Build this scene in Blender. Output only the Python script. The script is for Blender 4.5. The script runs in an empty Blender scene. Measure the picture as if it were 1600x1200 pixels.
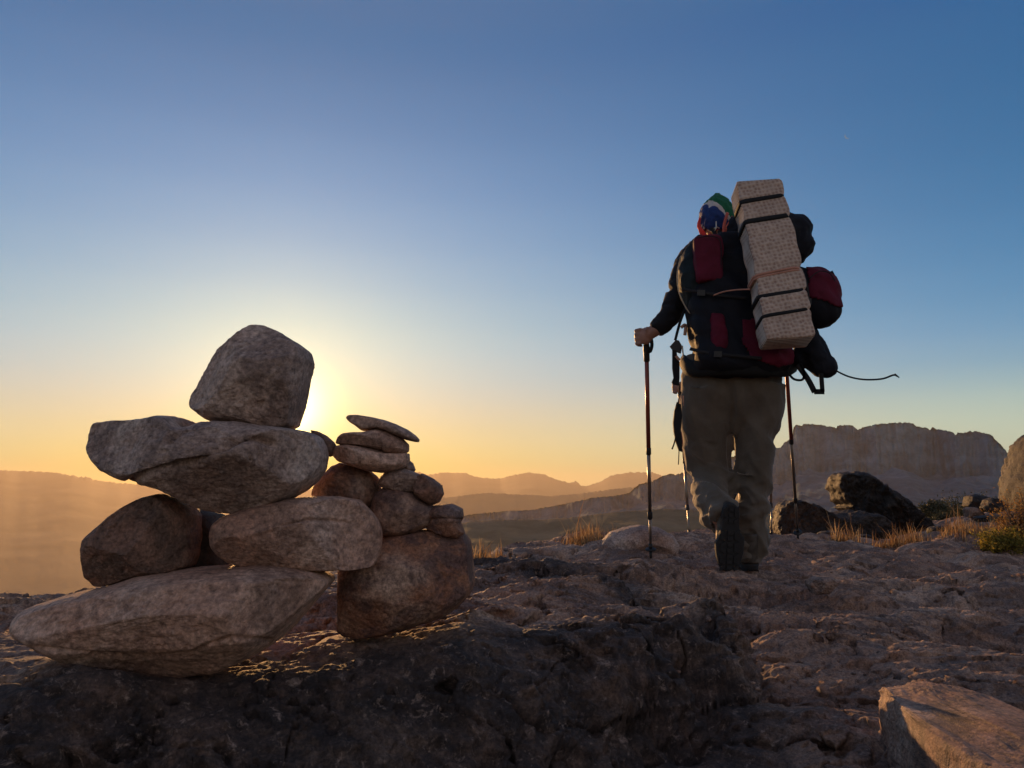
import bpy, bmesh, math, random
import numpy as np
from mathutils import Vector, Matrix, Euler
PI = math.pi
rad = math.radians
S = bpy.context.scene
COL = S.collection

# ------------------------------------------------------------------ camera
FPX = 1202.0                      # focal length in pixels of the 1600 px wide photo
PITCH = rad(8.05)
cam_d = bpy.data.cameras.new('camera'); cam = bpy.data.objects.new('camera', cam_d); COL.objects.link(cam)
cam_d.sensor_fit = 'HORIZONTAL'; cam_d.sensor_width = 36.0; cam_d.lens = 36.0 * FPX / 1600.0
cam_d.clip_start = 0.02; cam_d.clip_end = 60000
cam.location = (0, 0, 0); cam.rotation_euler = (PI / 2 + PITCH, 0, 0)
S.camera = cam
S.view_settings.view_transform = 'Standard'; S.view_settings.look = 'None'
S.view_settings.exposure = 0.0; S.view_settings.gamma = 1.0

def P(px, py, d):
    """a photo pixel (1600x1200) at forward distance d (metres) -> world point"""
    u = (px - 800) / FPX; v = -(py - 600) / FPX
    y = math.cos(PITCH) - v * math.sin(PITCH); z = math.sin(PITCH) + v * math.cos(PITCH)
    k = d / y
    return np.array((u * k, d, z * k))

# ------------------------------------------------------------------ sun and sky
SUN_AZ, SUN_EL = rad(-16.6), rad(7.6)      # azimuth from +Y towards +X
sun_dir = Vector((math.sin(SUN_AZ) * math.cos(SUN_EL), math.cos(SUN_AZ) * math.cos(SUN_EL), math.sin(SUN_EL)))
sl = bpy.data.lights.new('sun', 'SUN'); sun = bpy.data.objects.new('sun', sl); COL.objects.link(sun)
sl.energy = 5.0; sl.angle = rad(0.6); sl.color = (1.0, 0.52, 0.19)
sun.rotation_euler = sun_dir.to_track_quat('Z', 'Y').to_euler()

W = bpy.data.worlds.new('World'); S.world = W; W.use_nodes = True
nt = W.node_tree; nt.nodes.clear()
def N(t, **kw):
    n = nt.nodes.new(t)
    for k, v in kw.items(): setattr(n, k, v)
    return n
def math_node(op, a, b=None, c=None, clamp=False):
    n = nt.nodes.new('ShaderNodeMath'); n.operation = op; n.use_clamp = clamp
    for i, x in enumerate((a, b, c)):
        if x is None: continue
        if isinstance(x, (int, float)): n.inputs[i].default_value = x
        else: nt.links.new(x, n.inputs[i])
    return n.outputs[0]
sky = N('ShaderNodeTexSky', sky_type='NISHITA', sun_disc=False, sun_elevation=SUN_EL, sun_rotation=SUN_AZ)
sky.altitude = 1800; sky.air_density = 1.0; sky.dust_density = 0.3; sky.ozone_density = 3.0
tc = N('ShaderNodeTexCoord'); sep = N('ShaderNodeSeparateXYZ')
nt.links.new(tc.outputs['Generated'], sep.inputs[0])
dot = N('ShaderNodeVectorMath', operation='DOT_PRODUCT'); nt.links.new(tc.outputs['Generated'], dot.inputs[0])
dot.inputs[1].default_value = (math.sin(SUN_AZ) * math.cos(rad(5.8)), math.cos(SUN_AZ) * math.cos(rad(5.8)), math.sin(rad(5.8)))   # aureole, centred lower than the raised sun lamp
ang = math_node('ARCCOSINE', math_node('MINIMUM', dot.outputs['Value'], 0.999999))     # angle to the sun
def gauss(x, s):
    return math_node('POWER', 2.71828, math_node('MULTIPLY', math_node('POWER', math_node('DIVIDE', x, s), 2.0), -1.0))
def expo(x, s):
    return math_node('POWER', 2.71828, math_node('MULTIPLY', math_node('DIVIDE', x, s), -1.0))
bg = N('ShaderNodeBackground'); bg.inputs['Strength'].default_value = 0.05
# the scattered light that the clear-air model lacks (dust, twilight; back and zenith brightened as fill light), as a function of the
# elevation and of the azimuth away from the sun: (elevation in degrees, linear colour)
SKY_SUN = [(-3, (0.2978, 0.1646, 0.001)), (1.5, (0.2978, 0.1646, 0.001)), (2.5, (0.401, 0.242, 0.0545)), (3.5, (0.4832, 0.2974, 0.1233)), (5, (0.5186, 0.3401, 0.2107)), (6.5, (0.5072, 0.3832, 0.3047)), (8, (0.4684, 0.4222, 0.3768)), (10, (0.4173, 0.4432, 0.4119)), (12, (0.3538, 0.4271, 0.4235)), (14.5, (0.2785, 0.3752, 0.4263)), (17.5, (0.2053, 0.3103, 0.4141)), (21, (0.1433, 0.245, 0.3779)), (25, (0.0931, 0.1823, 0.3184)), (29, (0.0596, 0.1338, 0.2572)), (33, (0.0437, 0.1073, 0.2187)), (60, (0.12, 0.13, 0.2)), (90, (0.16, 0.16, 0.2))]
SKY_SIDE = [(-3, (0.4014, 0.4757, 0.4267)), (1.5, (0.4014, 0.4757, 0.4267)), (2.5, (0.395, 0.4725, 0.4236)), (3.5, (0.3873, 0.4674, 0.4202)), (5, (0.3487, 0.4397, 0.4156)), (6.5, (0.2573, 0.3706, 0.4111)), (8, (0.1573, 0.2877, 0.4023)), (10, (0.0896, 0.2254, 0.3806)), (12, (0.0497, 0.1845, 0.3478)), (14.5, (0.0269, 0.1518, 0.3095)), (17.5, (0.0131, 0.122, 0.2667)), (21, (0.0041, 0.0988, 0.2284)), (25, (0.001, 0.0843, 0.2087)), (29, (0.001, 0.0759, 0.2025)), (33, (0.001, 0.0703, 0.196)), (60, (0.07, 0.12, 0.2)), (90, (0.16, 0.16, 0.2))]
SKY_BACK = [(-3, (0.5, 0.396, 0.319)), (1.4, (0.5, 0.396, 0.319)), (3.0, (0.5, 0.396, 0.319)), (6.2, (0.48, 0.376, 0.319)), (10.4, (0.44, 0.346, 0.302)), (17.2, (0.37, 0.307, 0.286)), (26.5, (0.28, 0.247, 0.244)), (33.9, (0.22, 0.208, 0.247)), (60, (0.19, 0.178, 0.195)), (90, (0.16, 0.158, 0.19))]  # sky behind the camera, brightened and warmed to fill the shaded stones
elv = math_node('MULTIPLY', math_node('ARCSINE', sep.outputs['Z']), 57.29578)
efac = math_node('DIVIDE', math_node('ADD', elv, 3.0), 93.0, clamp=True)
def sky_ramp(st):
    n = nt.nodes.new('ShaderNodeValToRGB'); n.color_ramp.interpolation = 'EASE' if False else 'CARDINAL'; e = n.color_ramp.elements
    while len(e) < len(st): e.new(.5)
    for i, (d, c) in enumerate(st): e[i].position = (d + 3) / 93; e[i].color = (*c, 1)
    nt.links.new(efac, n.inputs[0]); return n.outputs[0]
hl = math_node('SQRT', math_node('ADD', math_node('MULTIPLY', sep.outputs['X'], sep.outputs['X']), math_node('ADD', math_node('MULTIPLY', sep.outputs['Y'], sep.outputs['Y']), 1e-6)))
cz = math_node('DIVIDE', math_node('ADD', math_node('MULTIPLY', sep.outputs['X'], math.sin(SUN_AZ)), math_node('MULTIPLY', sep.outputs['Y'], math.cos(SUN_AZ))), hl)
daz = math_node('ARCCOSINE', math_node('MAXIMUM', math_node('MINIMUM', cz, .99999), -.99999))      # azimuth away from the sun
def mapr(x, a, b):
    n = nt.nodes.new('ShaderNodeMapRange'); n.interpolation_type = 'SMOOTHSTEP'; nt.links.new(x, n.inputs[0]); n.inputs[1].default_value = a; n.inputs[2].default_value = b; return n.outputs[0]
tint = sky_ramp([(-3, (1, .80, .35)), (4, (1, .85, .42)), (10, (1, .94, .72)), (22, (1, 1, 1)), (90, (1, 1, 1))])   # the dust eats the blue near the horizon
tm_ = nt.nodes.new('ShaderNodeMix'); tm_.data_type = 'RGBA'; tm_.blend_type = 'MULTIPLY'; tm_.inputs[0].default_value = 1.0
nt.links.new(sky.outputs[0], tm_.inputs[6]); nt.links.new(tint, tm_.inputs[7]); nt.links.new(tm_.outputs[2], bg.inputs['Color'])
def mixw(f, a, b):
    n = nt.nodes.new('ShaderNodeMix'); n.data_type = 'RGBA'; nt.links.new(f, n.inputs[0]); nt.links.new(a, n.inputs[6]); nt.links.new(b, n.inputs[7]); return n.outputs[2]
dust_fill = mixw(mapr(daz, rad(70), rad(150)), mixw(mapr(daz, rad(-4), rad(56)), sky_ramp(SKY_SUN), sky_ramp(SKY_SIDE)), sky_ramp(SKY_BACK))
dbg = N('ShaderNodeBackground'); nt.links.new(dust_fill, dbg.inputs['Color']); dbg.inputs['Strength'].default_value = 1.0
def glow(col, fac, strength):
    b = N('ShaderNodeBackground'); b.inputs['Color'].default_value = (*col, 1)
    nt.links.new(math_node('MULTIPLY', fac, strength), b.inputs['Strength']); return b
g1 = glow((1.0, 0.84, 0.40), gauss(ang, 0.040), 3.0)          # the aureole round the low sun
g2 = glow((1.0, 0.68, 0.13), expo(ang, 0.085), 1.1)
out = bg.outputs[0]
for e in (dbg, g1, g2):
    a_ = N('ShaderNodeAddShader'); nt.links.new(out, a_.inputs[0]); nt.links.new(e.outputs[0], a_.inputs[1]); out = a_.outputs[0]
wo = N('ShaderNodeOutputWorld'); nt.links.new(out, wo.inputs['Surface'])

# ------------------------------------------------------------------ noise
_rg = np.random.RandomState(7)
_G = _rg.normal(size=(512, 3)); _G /= np.linalg.norm(_G, axis=1)[:, None]; _G = _G.astype(np.float32)
def perlin(p, seed=0):
    p = np.asarray(p, dtype=np.float64)
    i = np.floor(p).astype(np.int64); f = (p - i).astype(np.float32)
    u = f * f * f * (f * (f * 6 - 15) + 10)
    out = np.zeros(len(p), np.float32)
    for dx in (0, 1):
        wx = u[:, 0] if dx else 1 - u[:, 0]
        for dy in (0, 1):
            wy = u[:, 1] if dy else 1 - u[:, 1]
            for dz in (0, 1):
                wz = u[:, 2] if dz else 1 - u[:, 2]
                h = ((i[:, 0] + dx) * 73856093) ^ ((i[:, 1] + dy) * 19349663) ^ ((i[:, 2] + dz) * 83492791) ^ (seed * 2654435)
                h = h & 0xffffffff; h = ((h ^ (h >> 15)) * 0x2c1b3c6d) & 0xffffffff; h = ((h ^ (h >> 12)) * 0x297a2d39) & 0xffffffff
                g = _G[(h ^ (h >> 15)) & 511]
                out += wx * wy * wz * (g[:, 0] * (f[:, 0] - dx) + g[:, 1] * (f[:, 1] - dy) + g[:, 2] * (f[:, 2] - dz))
    return out * 1.6
def fbm(p, octv=4, seed=0, gain=0.5, lac=2.03):
    a, s, o = 1.0, 0.0, 0
    q = np.array(p, dtype=np.float64)
    for k in range(octv):
        o = o + a * perlin(q, seed + k * 17); s += a; a *= gain; q = q * lac + 3.7
    return o / s
def ridged(p, octv=3, seed=0, gain=0.5, lac=2.1):
    a, s, o = 1.0, 0.0, 0
    q = np.array(p, dtype=np.float64)
    for k in range(octv):
        o = o + a * (1 - np.abs(perlin(q, seed + k * 13)) * 2); s += a; a *= gain; q = q * lac + 1.9
    return o / s
def sstep(a, b, x):
    t = np.clip((x - a) / (b - a), 0, 1); return t * t * (3 - 2 * t)

# ------------------------------------------------------------------ materials
def mat(name, build):
    m = bpy.data.materials.new(name); m.use_nodes = True
    t = m.node_tree; t.nodes.clear()
    b = t.nodes.new('ShaderNodeBsdfPrincipled'); o = t.nodes.new('ShaderNodeOutputMaterial')
    t.links.new(b.outputs[0], o.inputs['Surface'])
    build(t, b, o); return m
def nd(t, typ, ins=None, **kw):
    n = t.nodes.new(typ)
    for k, v in kw.items(): setattr(n, k, v)
    for k, v in (ins or {}).items():
        if hasattr(v, 'is_linked') or isinstance(v, bpy.types.NodeSocket): t.links.new(v, n.inputs[k])
        else: n.inputs[k].default_value = v
    return n
def tex(t, scale, detail=5, rough=0.6, vec=None, dist=0.0):
    n = nd(t, 'ShaderNodeTexNoise', {'Scale': scale, 'Detail': detail, 'Roughness': rough, 'Distortion': dist})
    if vec is not None: t.links.new(vec, n.inputs['Vector'])
    return n.outputs['Fac']
def ramp(t, fac, stops):
    n = t.nodes.new('ShaderNodeValToRGB'); e = n.color_ramp.elements
    while len(e) < len(stops): e.new(0.5)
    for i, (p, c) in enumerate(stops):
        e[i].position = p; e[i].color = (*c, 1) if len(c) == 3 else c
    t.links.new(fac, n.inputs[0]); return n.outputs[0]
def mixc(t, fac, a, b, mode='MIX'):
    n = t.nodes.new('ShaderNodeMix'); n.data_type = 'RGBA'; n.blend_type = mode
    for idx, v in ((0, fac), (6, a), (7, b)):
        if isinstance(v, bpy.types.NodeSocket): t.links.new(v, n.inputs[idx])
        elif idx == 0: n.inputs[0].default_value = v
        else: n.inputs[idx].default_value = (*v, 1)
    return n.outputs[2]
def bump(t, b, h, strength, dist, prev=None):
    n = nd(t, 'ShaderNodeBump', {'Strength': strength, 'Distance': dist})
    t.links.new(h, n.inputs['Height'])
    if prev is not None: t.links.new(prev, n.inputs['Normal'])
    t.links.new(n.outputs[0], b.inputs['Normal']); return n.outputs[0]

def stone_mat(name, c1, c2, c3, dark, amt=0.5, off=0.0, sc=1.0):
    def f(t, b, o):
        c = t.nodes.new('ShaderNodeTexCoord')
        mp = nd(t, 'ShaderNodeMapping', {'Location': (off, off * 2.1, off * .7)}); t.links.new(c.outputs['Object'], mp.inputs[0])
        v = mp.outputs[0]
        base = ramp(t, tex(t, 5 * sc, 6, .60, v, .3), [(.36, c1), (.52, c2), (.66, c3)])
        grit = ramp(t, tex(t, 130 * sc, 4, .7, v), [(.3, (.36, .34, .34)), (.7, (1.28, 1.25, 1.23))])
        base = mixc(t, 1.0, base, grit, 'MULTIPLY')
        lich = ramp(t, tex(t, 11 * sc, 8, .72, v, .8), [(.5 - .1 * amt, (0, 0, 0)), (.56, (1, 1, 1))])
        fm = nd(t, 'ShaderNodeMath', operation='MULTIPLY'); t.links.new(lich, fm.inputs[0]); fm.inputs[1].default_value = min(1.0, .55 + .4 * amt)
        base = mixc(t, fm.outputs[0], base, mixc(t, 1.0, dark, grit, 'MULTIPLY'))
        pale = ramp(t, tex(t, 42 * sc, 5, .75, v, .3), [(.62, (0, 0, 0)), (.70, (1, 1, 1))])
        fm2 = nd(t, 'ShaderNodeMath', operation='MULTIPLY'); t.links.new(pale, fm2.inputs[0]); fm2.inputs[1].default_value = .35
        base = mixc(t, fm2.outputs[0], base, c3)
        t.links.new(base, b.inputs['Base Color'])
        b.inputs['Roughness'].default_value = .7; b.inputs['Specular IOR Level'].default_value = .35
        n1 = bump(t, b, tex(t, 50 * sc, 7, .72, v, .2), .9, .008)
        bump(t, b, tex(t, 280 * sc, 4, .7, v), .7, .0022, n1)
    return mat(name, f)
M = {}
STONES = {'tan': ((.28, .145, .10), (.37, .225, .165), (.49, .35, .275), (.14, .098, .08), .45),
          'pale': ((.57, .325, .235), (.70, .475, .375), (.82, .64, .555), (.32, .215, .175), .35),
          'grey': ((.42, .27, .205), (.56, .40, .325), (.68, .54, .46), (.25, .175, .15), .5),
          'red': ((.30, .12, .07), (.42, .215, .135), (.62, .45, .36), (.13, .088, .09), .5),
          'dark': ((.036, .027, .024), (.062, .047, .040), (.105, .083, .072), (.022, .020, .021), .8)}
def stone_variant(key, seed):
    rg = random.Random(seed * 31 + 7); a = STONES[key]; k = 1 + rg.uniform(-.10, .10); w = rg.uniform(-.06, .06)
    f = lambda c: tuple(min(.85, v * k * (1 + w * (1, 0, -1)[i])) for i, v in enumerate(c))
    return stone_mat('sandstone_' + key, f(a[0]), f(a[1]), f(a[2]), f(a[3]), a[4] * rg.uniform(.7, 1.3), seed * 1.93, rg.uniform(.75, 1.35))
M['tan'] = stone_variant('tan', 50)

def ground_mat(t, b, o):
    c = t.nodes.new('ShaderNodeTexCoord'); v = c.outputs['Object']
    base = ramp(t, tex(t, 2.6, 7, .65, v, .6), [(.34, (.36, .20, .135)), (.5, (.54, .345, .245)), (.66, (.70, .51, .39))])
    lich = ramp(t, tex(t, 6.5, 9, .74, v, 1.2), [(.44, (0, 0, 0)), (.55, (1, 1, 1))])
    lk = nd(t, 'ShaderNodeMath', operation='MULTIPLY'); t.links.new(lich, lk.inputs[0]); lk.inputs[1].default_value = .75
    base = mixc(t, lk.outputs[0], base, (.14, .095, .082))
    at = nd(t, 'ShaderNodeAttribute', attribute_name='varnish_shade')
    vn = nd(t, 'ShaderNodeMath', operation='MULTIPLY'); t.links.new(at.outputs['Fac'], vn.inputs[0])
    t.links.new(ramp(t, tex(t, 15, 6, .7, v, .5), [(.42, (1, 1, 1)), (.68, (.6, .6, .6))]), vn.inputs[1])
    base = mixc(t, vn.outputs[0], base, (.030, .023, .025))  # dark rock varnish, also painting in shade on the ledge's undercut face
    pale = ramp(t, tex(t, 24, 7, .78, v, .8), [(.58, (0, 0, 0)), (.66, (.8, .8, .8))])
    base = mixc(t, pale, base, (.48, .36, .30))
    pale2 = ramp(t, tex(t, 60, 6, .78, v, .4), [(.57, (0, 0, 0)), (.66, (.8, .8, .8))])
    base = mixc(t, pale2, base, (.40, .30, .25))
    grit = ramp(t, tex(t, 170, 4, .75, v), [(.3, (.32, .30, .30)), (.7, (1.35, 1.32, 1.3))])
    base = mixc(t, 1.0, base, grit, 'MULTIPLY')
    t.links.new(base, b.inputs['Base Color'])
    b.inputs['Roughness'].default_value = .78; b.inputs['Specular IOR Level'].default_value = .5
    n1 = bump(t, b, tex(t, 45, 8, .74, v, .3), 1.0, .012)
    bump(t, b, tex(t, 260, 4, .7, v), .8, .003, n1)
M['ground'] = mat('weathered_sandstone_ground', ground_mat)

def far_mat(name, c1, c2, c3, sc, bs=.8, scrub=None):
    def f(t, b, o):
        c = t.nodes.new('ShaderNodeTexCoord')
        mp = nd(t, 'ShaderNodeMapping', {'Scale': (1, 1, 1.7)}); t.links.new(c.outputs['Object'], mp.inputs[0])
        base = ramp(t, tex(t, sc, 8, .68, mp.outputs[0], .4), [(.35, c1), (.5, c2), (.65, c3)])
        if scrub:                                   # dark scrub on the talus below the cliffs
            sz = t.nodes.new('ShaderNodeSeparateXYZ'); t.links.new(c.outputs['Object'], sz.inputs[0])
            mr = nd(t, 'ShaderNodeMapRange', {'From Min': scrub[0], 'From Max': scrub[1]}); t.links.new(sz.outputs['Z'], mr.inputs[0])
            base = mixc(t, 1.0, base, ramp(t, mr.outputs[0], [(.55, scrub[2]), (.95, (1, 1, 1))]), 'MULTIPLY')
        t.links.new(base, b.inputs['Base Color']); b.inputs['Roughness'].default_value = .95
        b.inputs['Specular IOR Level'].default_value = .1
        if bs: bump(t, b, tex(t, sc * 6, 6, .7, mp.outputs[0]), bs, 2.0)
    return mat(name, f)
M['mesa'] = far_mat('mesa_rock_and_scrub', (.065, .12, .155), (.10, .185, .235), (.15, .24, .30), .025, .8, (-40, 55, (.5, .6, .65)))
M['hill'] = far_mat('scrubby_hillside', (.11, .09, .055), (.15, .122, .078), (.20, .16, .105), .03, .4)
M['range'] = far_mat('far_range', (.14, .11, .08), (.17, .135, .10), (.21, .165, .12), .0012, 0)

def cloth_mat(name, col, rough=.85, weave=900, var=.25, sheen=.2):
    def f(t, b, o):
        c = t.nodes.new('ShaderNodeTexCoord'); v = c.outputs['Object']
        k = ramp(t, tex(t, 9, 5, .65, v, .3), [(.3, (1 - var,) * 3), (.7, (1 + var * .6,) * 3)])
        t.links.new(mixc(t, 1.0, col, k, 'MULTIPLY'), b.inputs['Base Color'])
        b.inputs['Roughness'].default_value = rough; b.inputs['Sheen Weight'].default_value = sheen
        b.inputs['Specular IOR Level'].default_value = .25
        n1 = bump(t, b, tex(t, 38, 3, .6, v, .8), .35, .006)
        bump(t, b, tex(t, weave, 2, .5, v), .35, .0006, n1)
    return mat(name, f)
M['trousers'] = cloth_mat('olive_trouser_cloth', (.115, .095, .075), .8)
M['jacket'] = cloth_mat('dark_jacket_cloth', (.012, .013, .018), .85, 900, .3, .05)
M['pack'] = cloth_mat('navy_black_pack_nylon', (.006, .0075, .014), .75, 900, .3, 0)
M['packteal'] = cloth_mat('dark_teal_pack_nylon', (.008, .016, .020), .7, 900, .3, 0)
M['crimson'] = cloth_mat('crimson_pack_nylon', (.105, .005, .022), .75, 900, .35, 0)
M['webbing'] = cloth_mat('black_webbing', (.010, .011, .013), .75, 1400, .25, 0)
M['webbing2'] = cloth_mat('worn_grey_black_webbing', (.018, .018, .021), .7, 1400, .25, 0)
M['piping'] = cloth_mat('pale_piping', (.45, .38, .28), .6)
M['redcord'] = cloth_mat('red_cord', (.55, .10, .06), .7)
M['orangecord'] = cloth_mat('faded_orange_cord', (.50, .24, .17), .8)
M['redcloth'] = cloth_mat('red_bandana_cloth', (.75, .04, .03), .8)
M['tag'] = cloth_mat('pale_skin_coloured_patch', (.42, .24, .17), .8)
def simple(name, col, rough=.5, metal=0.0, sub=0.0):
    def f(t, b, o):
        c = t.nodes.new('ShaderNodeTexCoord')
        k = ramp(t, tex(t, 60, 4, .6, c.outputs['Object']), [(.3, (.8,) * 3), (.7, (1.1,) * 3)])
        t.links.new(mixc(t, 1.0, col, k, 'MULTIPLY'), b.inputs['Base Color'])
        b.inputs['Roughness'].default_value = rough; b.inputs['Metallic'].default_value = metal
    return mat(name, f)
M['rubber'] = simple('black_rubber', (.016, .016, .018), .8)
M['leather'] = simple('dark_boot_leather', (.05, .04, .032), .6)
M['skin'] = simple('sunburnt_skin', (.32, .17, .125), .55)
M['shaftred'] = simple('red_brown_pole_shaft', (.24, .055, .04), .35, .3)
M['shaftgrey'] = simple('grey_pole_shaft', (.22, .19, .17), .3, .8)
M['plastic'] = simple('black_plastic', (.010, .010, .012), .5)
M['buckle'] = simple('silver_buckle', (.75, .68, .55), .3, .6)
M['darkleaf'] = simple('dark_shrub_leaf', (.045, .055, .035), .8)

def foam(t, b, o):
    c = t.nodes.new('ShaderNodeTexCoord'); v = c.outputs['Object']
    mp = nd(t, 'ShaderNodeMapping', {'Scale': (1, .25, 1), 'Rotation': (0, rad(8), 0)}); t.links.new(v, mp.inputs[0])
    vo = nd(t, 'ShaderNodeTexVoronoi', {'Scale': 58, 'Randomness': .45}, feature='F1'); t.links.new(mp.outputs[0], vo.inputs['Vector'])
    at = nd(t, 'ShaderNodeAttribute', attribute_name='dimpled')
    n2 = tex(t, 90, 3, .6, v)
    ds = nd(t, 'ShaderNodeMath', operation='ADD'); t.links.new(vo.outputs['Distance'], ds.inputs[0])
    k2 = nd(t, 'ShaderNodeMath', operation='MULTIPLY_ADD'); t.links.new(n2, k2.inputs[0]); k2.inputs[1].default_value = .5; k2.inputs[2].default_value = -.25; t.links.new(k2.outputs[0], ds.inputs[1])
    spots = ramp(t, ds.outputs[0], [(.08, (.33, .22, .18)), (.40, (.50, .385, .315)), (.7, (.58, .46, .385))])
    grime = ramp(t, tex(t, 14, 5, .6, v), [(.3, (.8, .78, .78)), (.7, (1.08, 1.06, 1.05))])
    sy = t.nodes.new('ShaderNodeSeparateXYZ'); t.links.new(v, sy.inputs[0])
    wv = nd(t, 'ShaderNodeMath', operation='MULTIPLY'); t.links.new(sy.outputs['Y'], wv.inputs[0]); wv.inputs[1].default_value = PI * 8 / .116
    sn = nd(t, 'ShaderNodeMath', operation='COSINE'); t.links.new(wv.outputs[0], sn.inputs[0])
    ab = nd(t, 'ShaderNodeMath', operation='ABSOLUTE'); t.links.new(sn.outputs[0], ab.inputs[0])
    lay = ramp(t, ab.outputs[0], [(.0, (.60, .55, .50)), (.55, (.60, .55, .50)), (.95, (.12, .10, .09))])  # dark stripes paint the shaded grooves between the folded layers
    col = mixc(t, at.outputs['Fac'], lay, spots)
    t.links.new(mixc(t, 1.0, col, grime, 'MULTIPLY'), b.inputs['Base Color'])
    b.inputs['Roughness'].default_value = .9
    hm = nd(t, 'ShaderNodeMath', operation='MULTIPLY'); t.links.new(ds.outputs[0], hm.inputs[0]); t.links.new(at.outputs['Fac'], hm.inputs[1])
    bump(t, b, hm.outputs[0], .8, .008)
M['foam'] = mat('dimpled_beige_foam', foam)

def bandana(t, b, o):
    c = t.nodes.new('ShaderNodeTexCoord'); v = c.outputs['Object']
    nz = nd(t, 'ShaderNodeTexNoise', {'Scale': 11, 'Detail': 2}); t.links.new(v, nz.inputs['Vector'])
    sp = t.nodes.new('ShaderNodeSeparateXYZ'); t.links.new(v, sp.inputs[0])
    def m_(op, a, b_):
        n = nd(t, 'ShaderNodeMath', operation=op)
        for i, x in enumerate((a, b_)):
            if isinstance(x, float): n.inputs[i].default_value = x
            else: t.links.new(x, n.inputs[i])
        return n.outputs[0]
    # a diagonal field: green above right, a ragged white band, then blue, red at the hem
    f = m_('ADD', m_('ADD', m_('MULTIPLY', sp.outputs['Z'], 4.2), m_('MULTIPLY', sp.outputs['X'], 4.6)), m_('MULTIPLY', m_('SUBTRACT', nz.outputs['Fac'], .5), .55))
    col = ramp(t, m_('ADD', m_('MULTIPLY', f, .5), .5), [(0, (.008, .035, .17)), (.465, (.008, .035, .17)), (.475, (.55, .50, .48)), (.53, (.55, .50, .48)), (.54, (.0, .11, .045)), (.80, (.0, .11, .045)), (.815, (.55, .50, .48))])
    hem = m_('ADD', sp.outputs['Z'], m_('MULTIPLY', m_('SUBTRACT', nz.outputs['Fac'], .5), .05))
    hemf = ramp(t, m_('ADD', m_('MULTIPLY', hem, 3.0), .5), [(.26, (1, 1, 1)), (.28, (0, 0, 0))])
    t.links.new(mixc(t, hemf, col, (.42, .02, .02)), b.inputs['Base Color'])
    b.inputs['Roughness'].default_value = .8
    bump(t, b, tex(t, 45, 3, .6, v, .5), .5, .006)
M['bandana'] = mat('printed_bandana_cloth', bandana)

def leafy(name, cols, trans=.5):
    def f(t, b, o):
        oi = nd(t, 'ShaderNodeAttribute', attribute_name='tint')
        col = ramp(t, oi.outputs['Fac'], cols)
        t.links.new(col, b.inputs['Base Color']); b.inputs['Roughness'].default_value = .7
        tr = t.nodes.new('ShaderNodeBsdfTranslucent'); t.links.new(col, tr.inputs['Color'])
        mx = t.nodes.new('ShaderNodeMixShader'); mx.inputs[0].default_value = trans
        t.links.new(b.outputs[0], mx.inputs[1]); t.links.new(tr.outputs[0], mx.inputs[2])
        t.links.new(mx.outputs[0], o.inputs['Surface'])
    return mat(name, f)
M['grass'] = leafy('dry_golden_grass', [(0, (.16, .08, .035)), (.5, (.32, .19, .085)), (1, (.55, .40, .22))], .5)
M['leaf'] = leafy('yellow_green_leaf', [(0, (.10, .09, .02)), (.5, (.26, .22, .04)), (1, (.50, .34, .07))], .5)
M['leaf2'] = leafy('orange_brown_leaf', [(0, (.16, .08, .03)), (.5, (.34, .17, .05)), (1, (.48, .30, .08))], .45)
M['darkleaf'] = leafy('dark_shrub_leaf', [(0, (.03, .035, .02)), (1, (.09, .09, .045))], .2)
M['twig'] = simple('dry_twig', (.12, .07, .045), .9)
def moon_m(t, b, o):
    e = nd(t, 'ShaderNodeEmission', {'Color': (.55, .68, .85, 1), 'Strength': .30}); t.links.new(e.outputs[0], o.inputs['Surface'])
M['moon'] = mat('pale_daylight_moon', moon_m)

# ------------------------------------------------------------------ object helpers
def tag(o, label=None, cat=None, group=None, kind=None):
    if label: o['label'] = label
    if cat: o['category'] = cat
    if group: o['group'] = group
    if kind: o['kind'] = kind
    return o
def thing(name, loc, label, cat, group=None):
    o = bpy.data.objects.new(name, None); COL.objects.link(o); o.location = tuple(float(c) for c in loc)
    o.empty_display_size = .05
    return tag(o, label, cat, group)
def mk(name, V, F, m, parent=None, smooth=True, origin=None, attr=None):
    """one mesh object from world-space vertices; a part is stored relative to its parent's location"""
    V = np.asarray(V, dtype=np.float64)
    if parent is not None:
        org = np.zeros(3); q = parent
        while q is not None: org = org + np.array(q.location); q = q.parent
        loc = (0, 0, 0)
    else:
        if origin is None: org = np.array([V[:, 0].mean(), V[:, 1].mean(), V[:, 2].min()])
        else: org = np.array(origin, float)
        loc = org
    L = V - org
    me = bpy.data.meshes.new(name)
    if isinstance(F, np.ndarray):
        n, k = F.shape
        me.vertices.add(len(L)); me.vertices.foreach_set('co', L.astype(np.float32).ravel())
        me.loops.add(n * k); me.loops.foreach_set('vertex_index', F.astype(np.int32).ravel())
        me.polygons.add(n); me.polygons.foreach_set('loop_start', np.arange(0, n * k, k, dtype=np.int32))
        me.update(calc_edges=True)
    else:
        me.from_pydata([tuple(v) for v in L], [], [tuple(int(i) for i in f) for f in F]); me.update()
    if smooth: me.polygons.foreach_set('use_smooth', np.ones(len(me.polygons), bool))
    if attr is not None:
        for an, av in attr.items():
            a = me.attributes.new(an, 'FLOAT', 'POINT'); a.data.foreach_set('value', np.asarray(av, np.float32))
    me.validate(); me.materials.append(m)
    o = bpy.data.objects.new(name, me); COL.objects.link(o); o.location = loc
    if parent is not None: o.parent = parent
    return o
class MB:
    def __init__(s): s.v = []; s.f = []; s.n = 0
    def add(s, V, F):
        V = np.asarray(V, float); s.v.append(V); s.f += [tuple(int(i) + s.n for i in f) for f in F]; s.n += len(V); return s
    def build(s, name, m, parent=None, smooth=True, **k): return mk(name, np.concatenate(s.v), s.f, m, parent, smooth, **k)
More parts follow.
